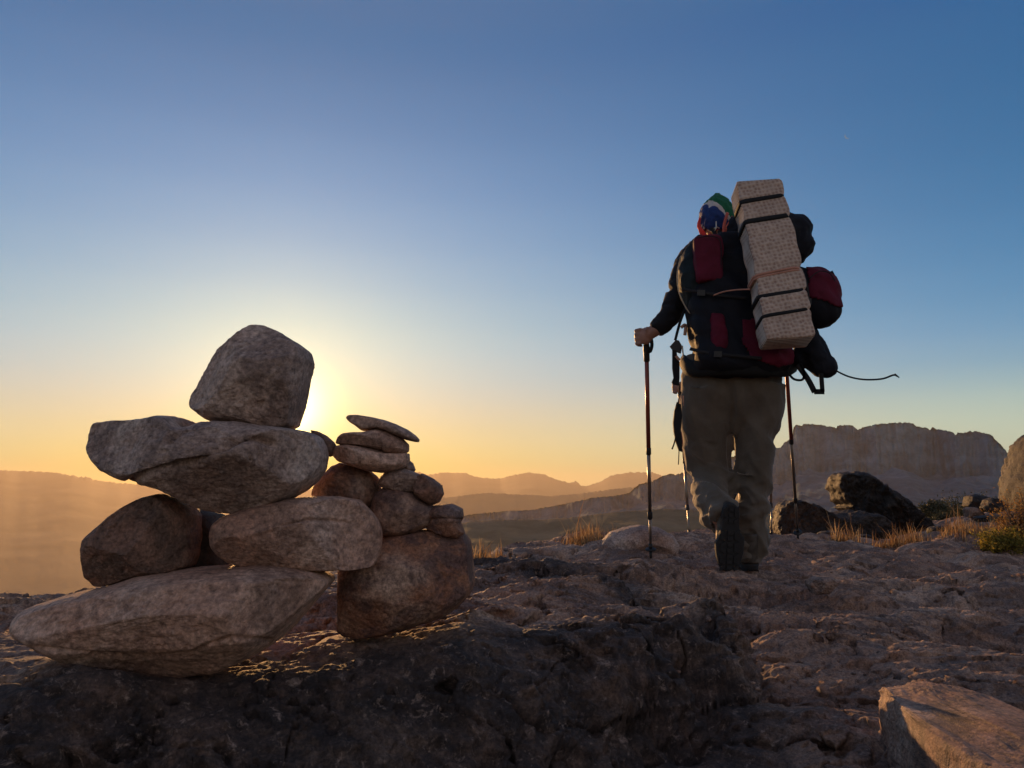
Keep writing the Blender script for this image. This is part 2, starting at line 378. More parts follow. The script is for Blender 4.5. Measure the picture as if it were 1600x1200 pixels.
def tube(pts, rads, seg=14, ref=(1, 0, 0), cap=True, sub=1):
    """pts (n,3), rads scalar or (rx, ry) per point; rx runs along ref"""
    pts = np.array(pts, float); R = np.array([(r, r) if np.isscalar(r) else r for r in rads], float)
    if sub > 1:                                            # Catmull-Rom
        n = len(pts); T = np.linspace(0, n - 1, (n - 1) * sub + 1)
        def cr(A):
            out = []
            for t in T:
                i = min(int(t), n - 2); f = t - i
                p0, p1, p2, p3 = A[max(i - 1, 0)], A[i], A[i + 1], A[min(i + 2, n - 1)]
                out.append(.5 * (2 * p1 + (p2 - p0) * f + (2 * p0 - 5 * p1 + 4 * p2 - p3) * f * f + (3 * p1 - p0 - 3 * p2 + p3) * f ** 3))
            return np.array(out)
        pts, R = cr(pts), cr(R)
    n = len(pts); V = []; F = []
    for i in range(n):
        t = pts[min(i + 1, n - 1)] - pts[max(i - 1, 0)]; t /= np.linalg.norm(t) + 1e-9
        a = np.array(ref, float); a = a - t * a.dot(t); a /= np.linalg.norm(a) + 1e-9; b = np.cross(t, a)
        for k in range(seg):
            q = 2 * PI * k / seg
            V.append(pts[i] + a * math.cos(q) * R[i, 0] + b * math.sin(q) * R[i, 1])
    for i in range(n - 1):
        for k in range(seg):
            k2 = (k + 1) % seg
            F.append((i * seg + k, i * seg + k2, (i + 1) * seg + k2, (i + 1) * seg + k))
    if cap:
        F.append(tuple(reversed(range(seg)))); F.append(tuple((n - 1) * seg + k for k in range(seg)))
    return np.array(V), F
def ribbon(pts, w, th=.0016, face=(0, -1, 0), sub=6):
    """webbing: flat strip, its broad side towards `face`"""
    pts = np.array(pts, float); n = len(pts); T = np.linspace(0, n - 1, (n - 1) * sub + 1); out = []
    for t in T:
        i = min(int(t), n - 2); f = t - i
        p0, p1, p2, p3 = pts[max(i - 1, 0)], pts[i], pts[i + 1], pts[min(i + 2, n - 1)]
        out.append(.5 * (2 * p1 + (p2 - p0) * f + (2 * p0 - 5 * p1 + 4 * p2 - p3) * f * f + (3 * p1 - p0 - 3 * p2 + p3) * f ** 3))
    pts = np.array(out); n = len(pts); V = []; F = []
    fc = np.array(face, float); fc /= np.linalg.norm(fc)
    for i in range(n):
        t = pts[min(i + 1, n - 1)] - pts[max(i - 1, 0)]; t /= np.linalg.norm(t) + 1e-9
        a = np.cross(t, fc); a /= np.linalg.norm(a) + 1e-9; b = np.cross(t, a)
        for (x, y) in ((1, 1), (-1, 1), (-1, -1), (1, -1)): V.append(pts[i] + a * x * w / 2 + b * y * th / 2)
    for i in range(n - 1):
        for k in range(4):
            k2 = (k + 1) % 4; F.append((i * 4 + k, i * 4 + k2, (i + 1) * 4 + k2, (i + 1) * 4 + k))
    F.append((3, 2, 1, 0)); F.append(tuple((n - 1) * 4 + k for k in range(4)))
    return np.array(V), F
_ico = {}
def ico(level):
    if level not in _ico:
        bm = bmesh.new(); bmesh.ops.create_icosphere(bm, subdivisions=level, radius=1)
        V = np.array([v.co[:] for v in bm.verts]); F = np.array([[v.index for v in f.verts] for f in bm.faces]); bm.free()
        V /= np.linalg.norm(V, axis=1)[:, None]; _ico[level] = (V, F)
    return _ico[level]
def plate(poly, d, th=.006):
    """a stiff flat piece (buckle, pad, flap): polygon in photo pixels at distance d, extruded to thickness th"""
    f = [P(x, y, d) for x, y in poly]; b_ = [q + np.array((0, th, 0)) for q in f]; n = len(f)
    F = [tuple(range(n)), tuple(reversed(range(n, 2 * n)))] + [((k + 1) % n, k, k + n, (k + 1) % n + n) for k in range(n)]
    return np.array(f + b_), F
def ellipsoid(c, r, level=3, rot=None, pw=None):
    V, F = ico(level); V = V.copy()
    if pw: V = np.sign(V) * np.abs(V) ** pw
    V = V * np.array(r)
    if rot is not None: V = V @ np.array(Euler(rot).to_matrix()).T
    return V + np.array(c), [tuple(f) for f in F]
def fuse(parts, voxel, smooth_n=6, smooth_f=.5, base=None):
    """join overlapping closed pieces into one continuous skin (voxel remesh), return numpy V, F"""
    mb = MB()
    for V, F in parts: mb.add(V, F)
    me = bpy.data.meshes.new('tmp'); me.from_pydata([tuple(v) for v in np.concatenate(mb.v)], [], mb.f)
    o = bpy.data.objects.new('tmp', me); COL.objects.link(o)
    r = o.modifiers.new('r', 'REMESH'); r.mode = 'VOXEL'; r.voxel_size = voxel; r.adaptivity = 0
    if smooth_n:
        s = o.modifiers.new('s', 'SMOOTH'); s.factor = smooth_f; s.iterations = smooth_n
    dg = bpy.context.evaluated_depsgraph_get(); ev = o.evaluated_get(dg); m2 = ev.to_mesh()
    V = np.empty(len(m2.vertices) * 3, np.float32); m2.vertices.foreach_get('co', V); V = V.reshape(-1, 3).astype(float)
    F = [tuple(p.vertices) for p in m2.polygons]
    ev.to_mesh_clear(); bpy.data.objects.remove(o); bpy.data.meshes.remove(me)
    F4 = np.array([f for f in F if len(f) == 4])
    return V, (F4 if len(F4) == len(F) else F)
def normals(V, F):
    F = np.asarray(F); a, b, c = V[F[:, 0]], V[F[:, 1]], V[F[:, 2]]
    n = np.cross(b - a, c - a); out = np.zeros_like(V)
    for k in range(F.shape[1]): np.add.at(out, F[:, k], n)
    return out / (np.linalg.norm(out, axis=1)[:, None] + 1e-12)
def project(V):
    """world -> photo pixels (for choosing which faces carry a coloured panel)"""
    zc = V[:, 1] * math.cos(PITCH) + V[:, 2] * math.sin(PITCH)
    vc = -V[:, 1] * math.sin(PITCH) + V[:, 2] * math.cos(PITCH)
    return 800 + FPX * V[:, 0] / zc, 600 - FPX * vc / zc
def patch(V, F, mask, off=.003, th=.003):
    """a sewn-on panel: the faces under mask, lifted off along the normals and given a thickness"""
    F = np.asarray(F); nrm = normals(V, F); sel = F[mask]
    ids = np.unique(sel); mp = -np.ones(len(V), int); mp[ids] = np.arange(len(ids)); G = mp[sel]
    top = V[ids] + nrm[ids] * (off + th); bot = V[ids] + nrm[ids] * (-.002)
    n = len(ids); fs = [tuple(g) for g in G] + [tuple(reversed([i + n for i in g])) for g in G]
    ed = {}
    for g in G:
        for i in range(len(g)):
            e = (g[i], g[(i + 1) % len(g)]); ed[e] = 1
    for (a, b) in ed:
        if (b, a) not in ed: fs.append((b, a, a + n, b + n))
    return np.concatenate([top, bot]), fs

# ================================================================== GROUND (near rock)
def rbf(ctrl):
    C = np.array([P(*c) for c in ctrl]); X = C[:, :2]; n = len(X)
    def K(A, B):
        r = np.sqrt(((A[:, None, :] - B[None]) ** 2).sum(-1)); return r
    A = np.zeros((n + 3, n + 3)); A[:n, :n] = K(X, X) + 0.0 * np.eye(n); A[:n, n] = 1; A[:n, n + 1:] = X; A[n, :n] = 1; A[n + 1:, :n] = X.T
    w = np.linalg.solve(A, np.concatenate([C[:, 2], np.zeros(3)]))
    def f(x, y):
        out = np.empty(len(x))
        for s in range(0, len(x), 200000):
            q = np.stack([x[s:s + 200000], y[s:s + 200000]], 1); out[s:s + 200000] = K(q, X) @ w[:n] + w[n] + q @ w[n + 1:]
        return out
    return f
lower = rbf([(-500, 1200, 1.0), (300, 1240, 1.12), (700, 1235, 1.18), (1050, 1205, 1.25), (1400, 1200, 1.2), (1700, 1200, 1.2), (1080, 1085, 1.68), (1300, 1080, 1.7), (1600, 1085, 1.6),
             (1130, 1010, 2.05), (1250, 990, 2.1), (1500, 1000, 2.2), (1200, 930, 2.9), (1500, 930, 2.9), (1750, 950, 2.6), (1170, 895, 3.4), (1000, 879, 3.55), (1135, 889, 3.2), (1300, 862, 4.1), (1247, 843, 4.35),
             (1400, 850, 4.5), (1550, 872, 4.2), (1640, 880, 4.0), (1455, 846, 4.9), (1540, 818, 5.6), (1600, 796, 6.0), (1720, 780, 6.3), (1500, 812, 6.6),
             (1100, 829, 5.3), (960, 836, 5.2), (870, 840, 5.0), (800, 862, 4.2), (740, 886, 3.3), (740, 930, 2.35), (900, 905, 2.7), (1000, 905, 2.75), (500, 925, 2.2), (300, 950, 1.95), (100, 975, 1.75), (-200, 990, 1.6),
             (1200, 868, 6.3), (1350, 870, 6.6), (950, 880, 6.5)])
upper = rbf([(-300, 1100, 1.1), (0, 1075, 1.2), (100, 1045, 1.22), (250, 1056, 1.28), (450, 1036, 1.32), (540, 1000, 1.38), (600, 996, 1.42), (650, 981, 1.44), (700, 961, 1.46), (735, 936, 1.50), (640, 955, 1.60), (520, 975, 1.50), (320, 1010, 1.45), (160, 1010, 1.38), (780, 962, 1.55), (850, 960, 1.62), (960, 960, 1.6), (1060, 935, 1.8),
             (900, 920, 2.1), (740, 930, 2.15), (740, 890, 3.0), (500, 925, 2.2), (300, 950, 1.95), (100, 975, 1.75), (-200, 990, 1.6), (1000, 905, 2.6)])
POLY = np.array([(-3, .95), (-.9, 1.10), (-.6, 1.20), (-.3, 1.27), (-.1, 1.34), (.10, 1.43), (.20, 1.45), (.25, 1.55), (.36, 1.60), (.42, 1.74), (.37, 1.92), (.25, 2.15), (.12, 2.6), (-.1, 3.2), (-3, 3.6)])
def sdf(x, y, P_=POLY):
    d = np.full(len(x), 1e9); ins = np.zeros(len(x), bool); n = len(P_)
    for i in range(n):
        a, b = P_[i], P_[(i + 1) % n]; e = b - a; L = e.dot(e)
        t = np.clip(((x - a[0]) * e[0] + (y - a[1]) * e[1]) / L, 0, 1)
        d = np.minimum(d, np.hypot(x - a[0] - t * e[0], y - a[1] - t * e[1]))
        c = ((a[1] > y) != (b[1] > y)) & (x < (b[0] - a[0]) * (y - a[1]) / (b[1] - a[1] + 1e-12) + a[0]); ins ^= c
    return np.where(ins, -d, d)
# left rim of the plateau: beyond this line the ground drops into the valley
RIM = np.array([(-9, 1.2), (-3, 1.75), (-1.4, 2.02), (-.75, 2.4), (-.45, 3.0), (-.10, 3.9), (.10, 4.7), (.35, 5.3), (1.1, 5.75), (2.2, 5.6), (2.9, 6.2), (4.2, 7.6), (9, 8.0), (9, -9), (-9, -9)])
# bumps and hollows of the bare rock: photo pixel, distance, radii, height
FEAT = [(1122, 990, 1.84, .055, .10, -.060), (1085, 1060, 1.64, .05, .10, -.060), (1040, 1130, 1.46, .05, .10, -.050), (1000, 945, 1.72, .10, .07, .022), (1140, 936, 2.72, .15, .07, -.060), (1110, 980, 2.12, .12, .05, -.055), (1245, 1000, 1.98, .13, .11, .050), (1340, 930, 2.75, .34, .16, .050), (1480, 945, 2.5, .22, .16, .035), (1190, 1110, 1.52, .26, .13, .040),
        (1560, 985, 2.2, .20, .12, -.05), (900, 905, 2.9, .40, .10, .035), (1010, 925, 2.2, .20, .12, .030), (1065, 945, 1.74, .07, .06, .018), (860, 960, 1.62, .16, .05, .020), (90, 1050, 1.17, .13, .05, .020), (1350, 870, 3.9, .5, .14, .03)]
def ground_h(x, y, fine=True):
    p2 = np.stack([x, y, np.zeros_like(x)], 1)
    wx = x + .09 * fbm(p2 * 1.3, 3, 5); wy = y + .09 * fbm(p2 * 1.3 + 9.2, 3, 6)
    q = np.stack([wx, wy, np.zeros_like(x)], 1)
    zl, zu = lower(x, y), upper(x, y)
    s = sdf(wx, wy) + .035 * fbm(p2 * 6, 3, 11)
    cor = sstep(.05, .35, x)                                   # the right end is undercut and steeper
    wid = .20 - .10 * cor
    t = np.clip(s / wid, 0, 1); m = np.where(s < 0, 1.0, 1 - t ** (1.35 + .6 * cor))
    m = np.clip(m, 0, 1)
    z = zl + (np.maximum(zu, zl - .02) - zl) * m
    rim = sdf(x + .12 * fbm(p2 * 1.7, 3, 31), y + .12 * fbm(p2 * 1.7 + 4, 3, 32), RIM)
    near = sstep(.6, 1.5, np.hypot(x, y))
    amp = (.45 + .55 * sstep(.9, 2.2, y)) * near
    # undulation, ledges, crust
    amp = amp * (1 - .75 * np.exp(-((x + .42) / .55) ** 4 - ((y - 1.38) / .17) ** 2))
    u = fbm(q * 1.1, 2, 41) * .040 + fbm(q * 2.3, 2, 42, .4) * .035
    lv = fbm(q * np.array([1.6, 3.0, 1]) + 2.0, 4, 43) * 3.2
    fl = np.floor(lv); fr = lv - fl; terr = (fl + sstep(.38, .56, fr)) / 3.2
    u = u + terr * .040 + (ridged(q * 7, 3, 44) - .6) * .006
    b1 = np.abs(perlin(q * np.array([1.0, 2.1, 1]) + 4.4, 71)) * 1.9; b2 = np.abs(perlin(q * np.array([2.6, 4.6, 1]) + 1.3, 72)) * 1.9      # rounded slabs parted by creases
    u = u + (np.clip(b1, 0, 1) ** .55 - .6) * .085 + (np.clip(b2, 0, 1) ** .6 - .6) * .034
    l2 = fbm(q * np.array([2.2, 6.0, 1]) + 7.0, 3, 46) * 4.5; f2 = np.floor(l2); u = u + (f2 + sstep(.68, .95, l2 - f2) - l2) * .014
    l3 = fbm(q * np.array([7, 19, 1]) + 3.0, 3, 47) * 4.0; f3 = np.floor(l3); u = u + (f3 + sstep(.65, .95, l3 - f3) - l3) * .0045
    # fissures: narrow, deep, winding
    for (sc_, wd_, dp_, sd_) in ((1.15, .016, .045, 81), (2.4, .020, .022, 84)):
        cn = perlin(q * np.array([sc_, sc_ * 1.5, 1]) + 9.1, sd_) + .22 * perlin(q * 5.0 + 2.0, sd_ + 1) + .08 * perlin(q * 17.0, sd_ + 2)
        gate = sstep(-.15, .2, perlin(q * .9 + 5.5, sd_ + 3))
        u = u - np.exp(-(np.abs(cn) / wd_) ** 1.5) * dp_ * gate
    z = z + (u - .012) * amp
    for (bx, by, bd, rx, ry, hh) in FEAT:
        c = P(bx, by, bd); z = z + hh * np.exp(-(((wx - c[0]) / rx) ** 2 + ((wy - c[1]) / ry) ** 2) ** 1.6)
    if fine:
        r_ = fbm(p2 * 14, 4, 51); rough_ = .35 + 1.1 * sstep(-.25, .45, fbm(p2 * 1.9 + 3, 3, 57)); z = z + (r_ * .007 + np.abs(fbm(q * np.array([17, 26, 1]), 4, 52)) * -.009 + fbm(p2 * 70, 3, 53) * .0038) * rough_ * (.6 + .4 * near)
        pits = np.clip(fbm(p2 * 22, 2, 55) - .38, 0, 1); z = z - pits * .05
    over = np.clip(rim, 0, None)
    z = z - (over * .25 + over ** 1.6 * .9) * 1.0
    z = np.where(y > 8.5, z - (y - 8.5) * .3, z)
    return z, s
_gz_cache = None
def gz(x, y):
    return float(ground_h(np.array([float(x)]), np.array([float(y)]))[0][0])

def near_ground():
    na, nr = 1450, 980
    az = np.linspace(rad(-50), rad(50), na)
    r = np.concatenate([np.exp(np.linspace(math.log(.45), math.log(.95), 60, endpoint=False)), np.exp(np.linspace(math.log(.95), math.log(9.0), nr - 60))])
    A, R = np.meshgrid(az, r); x = (R * np.sin(A)).ravel(); y = (R * np.cos(A)).ravel()
    z, s = ground_h(x, y)
    V = np.stack([x, y, z], 1)
    # sideways displacement on the steep faces so that they break up too
    i = np.arange(nr * na).reshape(nr, na)
    F = np.stack([i[:-1, :-1].ravel(), i[:-1, 1:].ravel(), i[1:, 1:].ravel(), i[1:, :-1].ravel()], 1)
    n = normals(V, F); 
    steep = np.clip(1 - np.abs(n[:, 2]), 0, 1)
    k = (fbm(V * 11, 4, 61) * .045 + (ridged(V * np.array((16, 16, 34)), 3, 63) - .6) * .016 + fbm(V * 50, 3, 62) * .009) * sstep(.08, .5, steep)
    ck = ridged(V * np.array((4.5, 4.5, 8.0)) + .4 * np.stack([perlin(V * 9, 91), perlin(V * 9, 92), perlin(V * 9, 93)], 1), 1, 64)
    k = k - np.clip(ck - .90, 0, 1) * .22 * sstep(.08, .5, steep)
    V = V + n * k[:, None]
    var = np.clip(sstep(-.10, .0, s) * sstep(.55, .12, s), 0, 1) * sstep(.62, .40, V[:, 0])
    o = mk('rock_ground', V, F, M['ground'], origin=(0, 0, 0), attr={'varnish_shade': var * .95})
    return tag(o, 'weathered brown sandstone outcrop the cairn and the hiker stand on', kind='structure')
near_ground()

# ================================================================== FAR LAND
def elev(py, px=800):
    p = P(px, py, 1.0); return p[2] / math.hypot(p[0], p[1])
def azim(px): return math.atan2(*(P(px, 760, 1.0)[:2]))
def skyline(pts):
    a = np.array([azim(px) for px, _ in pts]); e = np.array([elev(py, px) for px, py in pts])
    return lambda q: np.interp(q, a, e)
def ridge_mesh(name, label, pts, dist, front, base_z, m, na=900, nt=160, jag=.0, cliff=None, seed=0, back=.35, gully=.06, az0=-50, az1=50, dist_f=None, sink=None):
    az = np.linspace(rad(az0), rad(az1), na); el = skyline(pts)(az)
    q = np.stack([az * 60, np.zeros(na), np.zeros(na)], 1)
    D = dist * (1 + .10 * fbm(q * .25, 3, seed)) if dist_f is None else dist_f(az)
    kw = 31 if cliff is None else 9; kz = np.hanning(kw + 2)[1:-1]; kz /= kz.sum(); pad = kw // 2
    els = np.convolve(np.concatenate([np.full(pad, el[0]), el, np.full(pad, el[-1])]), kz, 'valid'); det = (el - els) * D
    crest = els * D; jg = det + jag * (fbm(q * 6, 5, seed + 3, .65))
    T = np.concatenate([np.linspace(0, 1, nt), np.linspace(1, 1 + back, 24)[1:]])
    A, TT = np.meshgrid(az, T); C = np.broadcast_to(crest, A.shape); JG = np.broadcast_to(jg, A.shape); DD = np.broadcast_to(D, A.shape)
    t = np.clip(TT, 0, 1)
    if cliff is None:
        prof = t ** 1.35; rr = front + (DD - front) * t
    else:
        fr_, cl = cliff                                 # talus to fr_ of height, then a wall
        ta = np.clip(t / cl, 0, 1); tb = np.clip((t - cl) / (1 - cl), 0, 1)
        prof = fr_ * ta ** 1.15 + (1 - fr_) * tb
        wall = .955 - front / DD
        rr = front + (DD - front) * (ta * .95 + .05 * tb)
    z = base_z + (C - base_z) * prof
    rr = np.where(TT > 1, DD * (1 + (TT - 1)), rr); z = np.where(TT > 1, C - (C - base_z) * sstep(1, 1 + back, TT), z)
    z = z + JG * np.clip(1 - np.abs(TT - 1) / (.06 if cliff is None else .16), 0, 1) ** 1.5
    if sink: z = z - 420 * (1 - sstep(rad(sink[0]), rad(sink[1]), A))      # the spur runs down into the valley on its left
    x = rr * np.sin(A); y = rr * np.cos(A)
    p = np.stack([x.ravel(), y.ravel(), z.ravel()], 1); L = dist * .08
    H = np.ptp(crest) + abs(base_z) * .5
    g = (ridged(np.stack([p[:, 0] / L, p[:, 1] / L * .6, p[:, 2] / L * .3], 1), 5, seed + 7) - .55)
    w = (np.sin(np.clip(t, 0, 1) * PI) ** .8).ravel()
    p[:, 2] += g * w * gully * H
    if cliff is not None:
        tbm = ((t > cliff[1]) & (TT < 1)).ravel()
        col = fbm(np.stack([A.ravel() * 190, p[:, 2] * .010, 0 * p[:, 2]], 1), 5, seed + 9, .6) + .4 * ridged(np.stack([A.ravel() * 60, 0 * p[:, 2], 0 * p[:, 2]], 1), 2, seed + 10)
        led = np.sin(p[:, 2] / 4.5 + 3 * fbm(p * .006, 3, seed + 12)) * .5 + .5
        sh = np.where(tbm, col * 15 + led * 2, fbm(p * .03, 4, seed + 13) * 3)
        rr2 = np.hypot(p[:, 0], p[:, 1]); k = (rr2 + sh) / rr2
        p[:, 0] *= k; p[:, 1] *= k
    nrow = len(T); i = np.arange(nrow * na).reshape(nrow, na)
    F = np.stack([i[:-1, :-1].ravel(), i[:-1, 1:].ravel(), i[1:, 1:].ravel(), i[1:, :-1].ravel()], 1)
    return tag(mk(name, p, F, m, origin=(0, 0, 0)), label, kind='structure')

ridge_mesh('far_range', 'hazy far mountain range along the whole horizon, golden under the sun',
    [(-2600, 760), (-800, 742), (-200, 734), (0, 735), (40, 736), (80, 738), (100, 741), (130, 746), (134, 744), (145, 750), (180, 754), (220, 757), (300, 764), (420, 768), (520, 762), (600, 745), (640, 736), (655, 738), (668, 742), (693, 738), (727, 739), (743, 745), (760, 747), (780, 748), (800, 743), (825, 738), (850, 741), (868, 749), (880, 752), (890, 755), (900, 751), (908, 759), (915, 760), (940, 752), (955, 743), (985, 738), (1020, 738), (1040, 745), (1100, 752), (1300, 760), (2400, 750)],
    9000, 2100, -430, M['range'], na=2200, nt=110, jag=26, seed=3, gully=.035, az0=-95, az1=75)
ridge_mesh('middle_range', 'lower hazy ridge in front of the far mountain range',
    [(400, 838), (500, 836), (560, 830), (610, 806), (650, 790), (690, 778), (760, 770), (860, 775), (900, 772), (960, 764), (1000, 760), (1100, 770), (1400, 780), (2400, 790)],
    4200, 2300, -300, M['range'], na=800, nt=70, jag=12, seed=23, az0=-30, az1=55, sink=(-30, -8))
ridge_mesh('mesa', 'long flat-topped mountain with cliffs behind the leaning boulder',
    [(400, 820), (500, 819), (640, 815), (700, 812), (735, 804), (800, 798), (830, 797), (870, 790), (930, 777), (960, 775), (984, 770), (992, 762), (1000, 756), (1020, 752), (1035, 744), (1050, 740), (1056, 742), (1075, 736), (1110, 728), (1150, 712), (1192, 702), (1206, 699), (1222, 700), (1229, 691), (1238, 687), (1243, 682),
     (1244, 668), (1250, 663), (1258, 665), (1262, 662), (1290, 664), (1296, 666), (1310, 667), (1312, 670), (1314, 665), (1322, 664), (1336, 664), (1346, 671), (1356, 667), (1380, 662), (1412, 660), (1430, 660), (1440, 666), (1456, 669), (1460, 672), (1464, 667), (1471, 671), (1478, 671), (1494, 674), (1499, 679), (1503, 676), (1512, 677), (1518, 674), (1535, 674), (1556, 679), (1564, 689), (1574, 700), (1581, 711), (1600, 716), (1680, 730), (1800, 742), (2600, 765)],
    1500, 420, -75, M['mesa'], na=1700, nt=260, jag=4.0, cliff=(.56, .62), seed=13, back=.25, gully=.10, az0=-26, az1=55, sink=(-26, -7.5))
ridge_mesh('near_hillside', 'green brown scrubby hillside below the mesa left of the hiker',
    [(400, 905), (500, 885), (600, 848), (660, 830), (700, 822), (735, 815), (780, 812), (850, 812), (900, 808), (960, 800), (1040, 795), (1100, 798), (1200, 802), (1400, 808), (1700, 812), (2600, 820)],
    560, 120, -70, M['hill'], na=900, nt=120, jag=1.2, seed=43, az0=-26, az1=55, gully=.05, sink=(-26, -7.5), dist_f=lambda a: 560 + 40 * np.sin(a * 3))

def valley():
    na = 360; r = np.concatenate([np.exp(np.linspace(math.log(9), math.log(12500), 150))])
    az = np.linspace(-PI, PI, na); A, R = np.meshgrid(az, r); x, y = (R * np.sin(A)).ravel(), (R * np.cos(A)).ravel()
    Rr = R.ravel(); a = A.ravel()
    left = sstep(rad(0), rad(-14), a)
    deep = 90 + 310 * left
    z = -2.2 - deep * (1 - np.exp(-Rr / (250 + 500 * left))) - Rr.clip(0, 60) * .12
    z += fbm(np.stack([x / 400, y / 400, 0 * x], 1), 5, 77) * 30 * sstep(60, 900, Rr)
    p = np.stack([x, y, z], 1); n = len(r); i = np.arange(n * na).reshape(n, na)
    F = np.stack([i[:-1, :-1].ravel(), i[:-1, 1:].ravel(), i[1:, 1:].ravel(), i[1:, :-1].ravel()], 1)
    tag(mk('valley_floor', p, F, M['hill'], origin=(0, 0, 0)), 'deep hazy valley below the outcrop', kind='structure')
valley()

# ================================================================== STONES
def stone(name, label, cat, outline, d, depth, m, level=6, seed=0, p=2.7, rough=.02, group=None, facets=(), grooves=(), tilt=0.0, nfac=5, rim=.10, front=None):
    """outline: photo pixels of the stone's silhouette; d: distance of its middle; depth: half thickness"""
    Q = np.array([P(x, y, d) for x, y in outline]); X, Z = Q[:, 0], Q[:, 2]
    # centroid of the polygon
    x2, z2 = np.roll(X, -1), np.roll(Z, -1); cr = X * z2 - x2 * X * 0 - x2 * Z
    ar = cr.sum() / 2; cx = ((X + x2) * cr).sum() / (6 * ar); cz = ((Z + z2) * cr).sum() / (6 * ar)
    th = np.arctan2(Z - cz, X - cx)
    TH = np.linspace(-PI, PI, 1441); Rr = np.zeros_like(TH)
    for k in range(len(X)):                                         # ray / polygon intersection
        ax, az_, bx, bz = X[k] - cx, Z[k] - cz, x2[k] - cx, z2[k] - cz
        c, s_ = np.cos(TH), np.sin(TH); den = c * (bz - az_) - s_ * (bx - ax)
        with np.errstate(all='ignore'):
            rr = (ax * (bz - az_) - az_ * (bx - ax)) / den; tt = (ax * s_ - az_ * c) / den * -1
            u = np.where(np.abs(bx - ax) > np.abs(bz - az_), (rr * c - ax) / (bx - ax), (rr * s_ - az_) / (bz - az_))
        ok = (rr > 0) & (u >= -1e-6) & (u <= 1 + 1e-6) & np.isfinite(rr)
        Rr = np.where(ok, np.maximum(Rr, rr), Rr)
    Rr = np.where(Rr > 0, Rr, np.nan); msk = np.isnan(Rr)
    if msk.any(): Rr[msk] = np.interp(TH[msk], TH[~msk], Rr[~msk])
    ker = np.hanning(15)[1:-1]; ker /= ker.sum(); Rs = np.convolve(np.concatenate([Rr[-7:-1], Rr, Rr[1:7]]), ker, 'valid'); Rr = Rs[:len(TH)]
    U, F = ico(level)
    t = U[:, 1]; ph = np.arcsin(np.clip(t, -1, 1)); t_ = np.sign(t) * np.abs(np.sin(ph)) ** (2 / p); s = np.abs(np.cos(ph)) ** (2 / p)
    ang_ = np.arctan2(U[:, 2], U[:, 0]); R = np.interp(ang_, TH, Rr) * s
    V = np.stack([R * np.cos(ang_), depth * t_, R * np.sin(ang_)], 1)
    size = float(np.mean(Rr)); rg = random.Random(seed * 91 + 5)
    pl = [tuple(f) for f in facets]
    for k in range(nfac):
        a = rg.uniform(0, 2 * PI); yy = rg.choice((-1, -1, 1)) * rg.uniform(.95, 1.9)
        pl.append((math.cos(a), yy, math.sin(a) * .8, rg.uniform(.78, .92)))
    for (nx, ny, nz, fr) in pl:
        n = np.array((nx, ny, nz)); n = n / np.linalg.norm(n); dd = V @ n; mx = dd.max() * fr
        e = dd - mx; soft = size * .03
        cut = np.where(e > 0, e - soft * np.tanh(e / soft) * .35, 0); cut = np.where(e > 0, np.minimum(cut, e), 0)
        V = V - n * cut[:, None]
    n = normals(V, F); K = V / .1
    wts = np.clip(np.abs(n[:, 1]) * 1.2, .35, 1)                    # keep the silhouette close to the outline
    h = fbm(K * 1.0 + seed * 7.7, 3, seed) * rough * .55 + fbm(K * 3.4 + seed, 4, seed + 3) * rough * .28
    lay = ridged(np.stack([K[:, 0] * 1.2, K[:, 1] * 1.2, K[:, 2] * 5], 1) + seed * 3.1, 3, seed + 5)
    h = h * 1.0 - np.clip(lay - .74, 0, 1) * rough * .45
    h = h + fbm(K * 11 + seed, 4, seed + 6, .6) * rough * .16 + fbm(K * 34, 2, seed + 8) * .0009
    h = h - np.clip(fbm(K * 6 + 5, 2, seed + 9) - .4, 0, 1) * rough * .9
    V = V + n * (h * wts)[:, None]
    C = np.array((cx, d, cz))
    oa = np.array(outline, float)                                   # keep the stone's real size: match its extent as seen
    for it in range(3):
        gx, gy = project(V + C); kk = 1.05 if np.ptp(oa[:, 0]) < 125 and group else 1.0; ex, ey = kk * np.ptp(oa[:, 0]) / np.ptp(gx), kk * np.ptp(oa[:, 1]) / np.ptp(gy)
        V[:, 0] *= ex; V[:, 2] *= ey; gx, gy = project(V + C)
        C[0] += ((oa[:, 0].max() + oa[:, 0].min()) - (gx.max() + gx.min())) / 2 / FPX * d
        C[2] -= ((oa[:, 1].max() + oa[:, 1].min()) - (gy.max() + gy.min())) / 2 / FPX * d
    if len(grooves):
        W_ = V + C; gx, gy = project(W_)
        for (line, wpx, dep) in grooves:
            dm = np.full(len(V), 1e9)
            for (a, b) in zip(line[:-1], line[1:]):
                a = np.array(a, float); b = np.array(b, float); e = b - a
                tt = np.clip(((gx - a[0]) * e[0] + (gy - a[1]) * e[1]) / e.dot(e), 0, 1)
                dm = np.minimum(dm, np.hypot(gx - a[0] - tt * e[0], gy - a[1] - tt * e[1]))
            k = np.exp(-(dm / wpx) ** 2) * dep * (V[:, 1] < 0)
            V = V - n * k[:, None]
    V = V + C
    o = mk(name, V, F, stone_variant(m, seed)); tag(o, label, cat, group); return o
G = 'stones stacked in the cairn'
stone('boulder', 'large blocky brown boulder balanced on the very top of the cairn', 'stone',
      [(402, 507), (419, 509), (438, 516), (456, 526), (474, 536), (488, 547), (492, 563), (488, 583), (484, 604), (480, 622), (476, 637), (466, 667), (452, 673), (436, 674), (399, 670), (359, 667), (327, 662), (313, 654), (300, 643), (295, 635), (295, 621), (304, 611), (313, 600), (327, 577), (344, 549), (370, 532), (387, 516), (394, 509)],
      1.30, .085, 'grey', 7, 1, 3.2, .016, G, facets=((-.75, -.8, .35, .80), (.15, -1, .95, .78)), nfac=3)
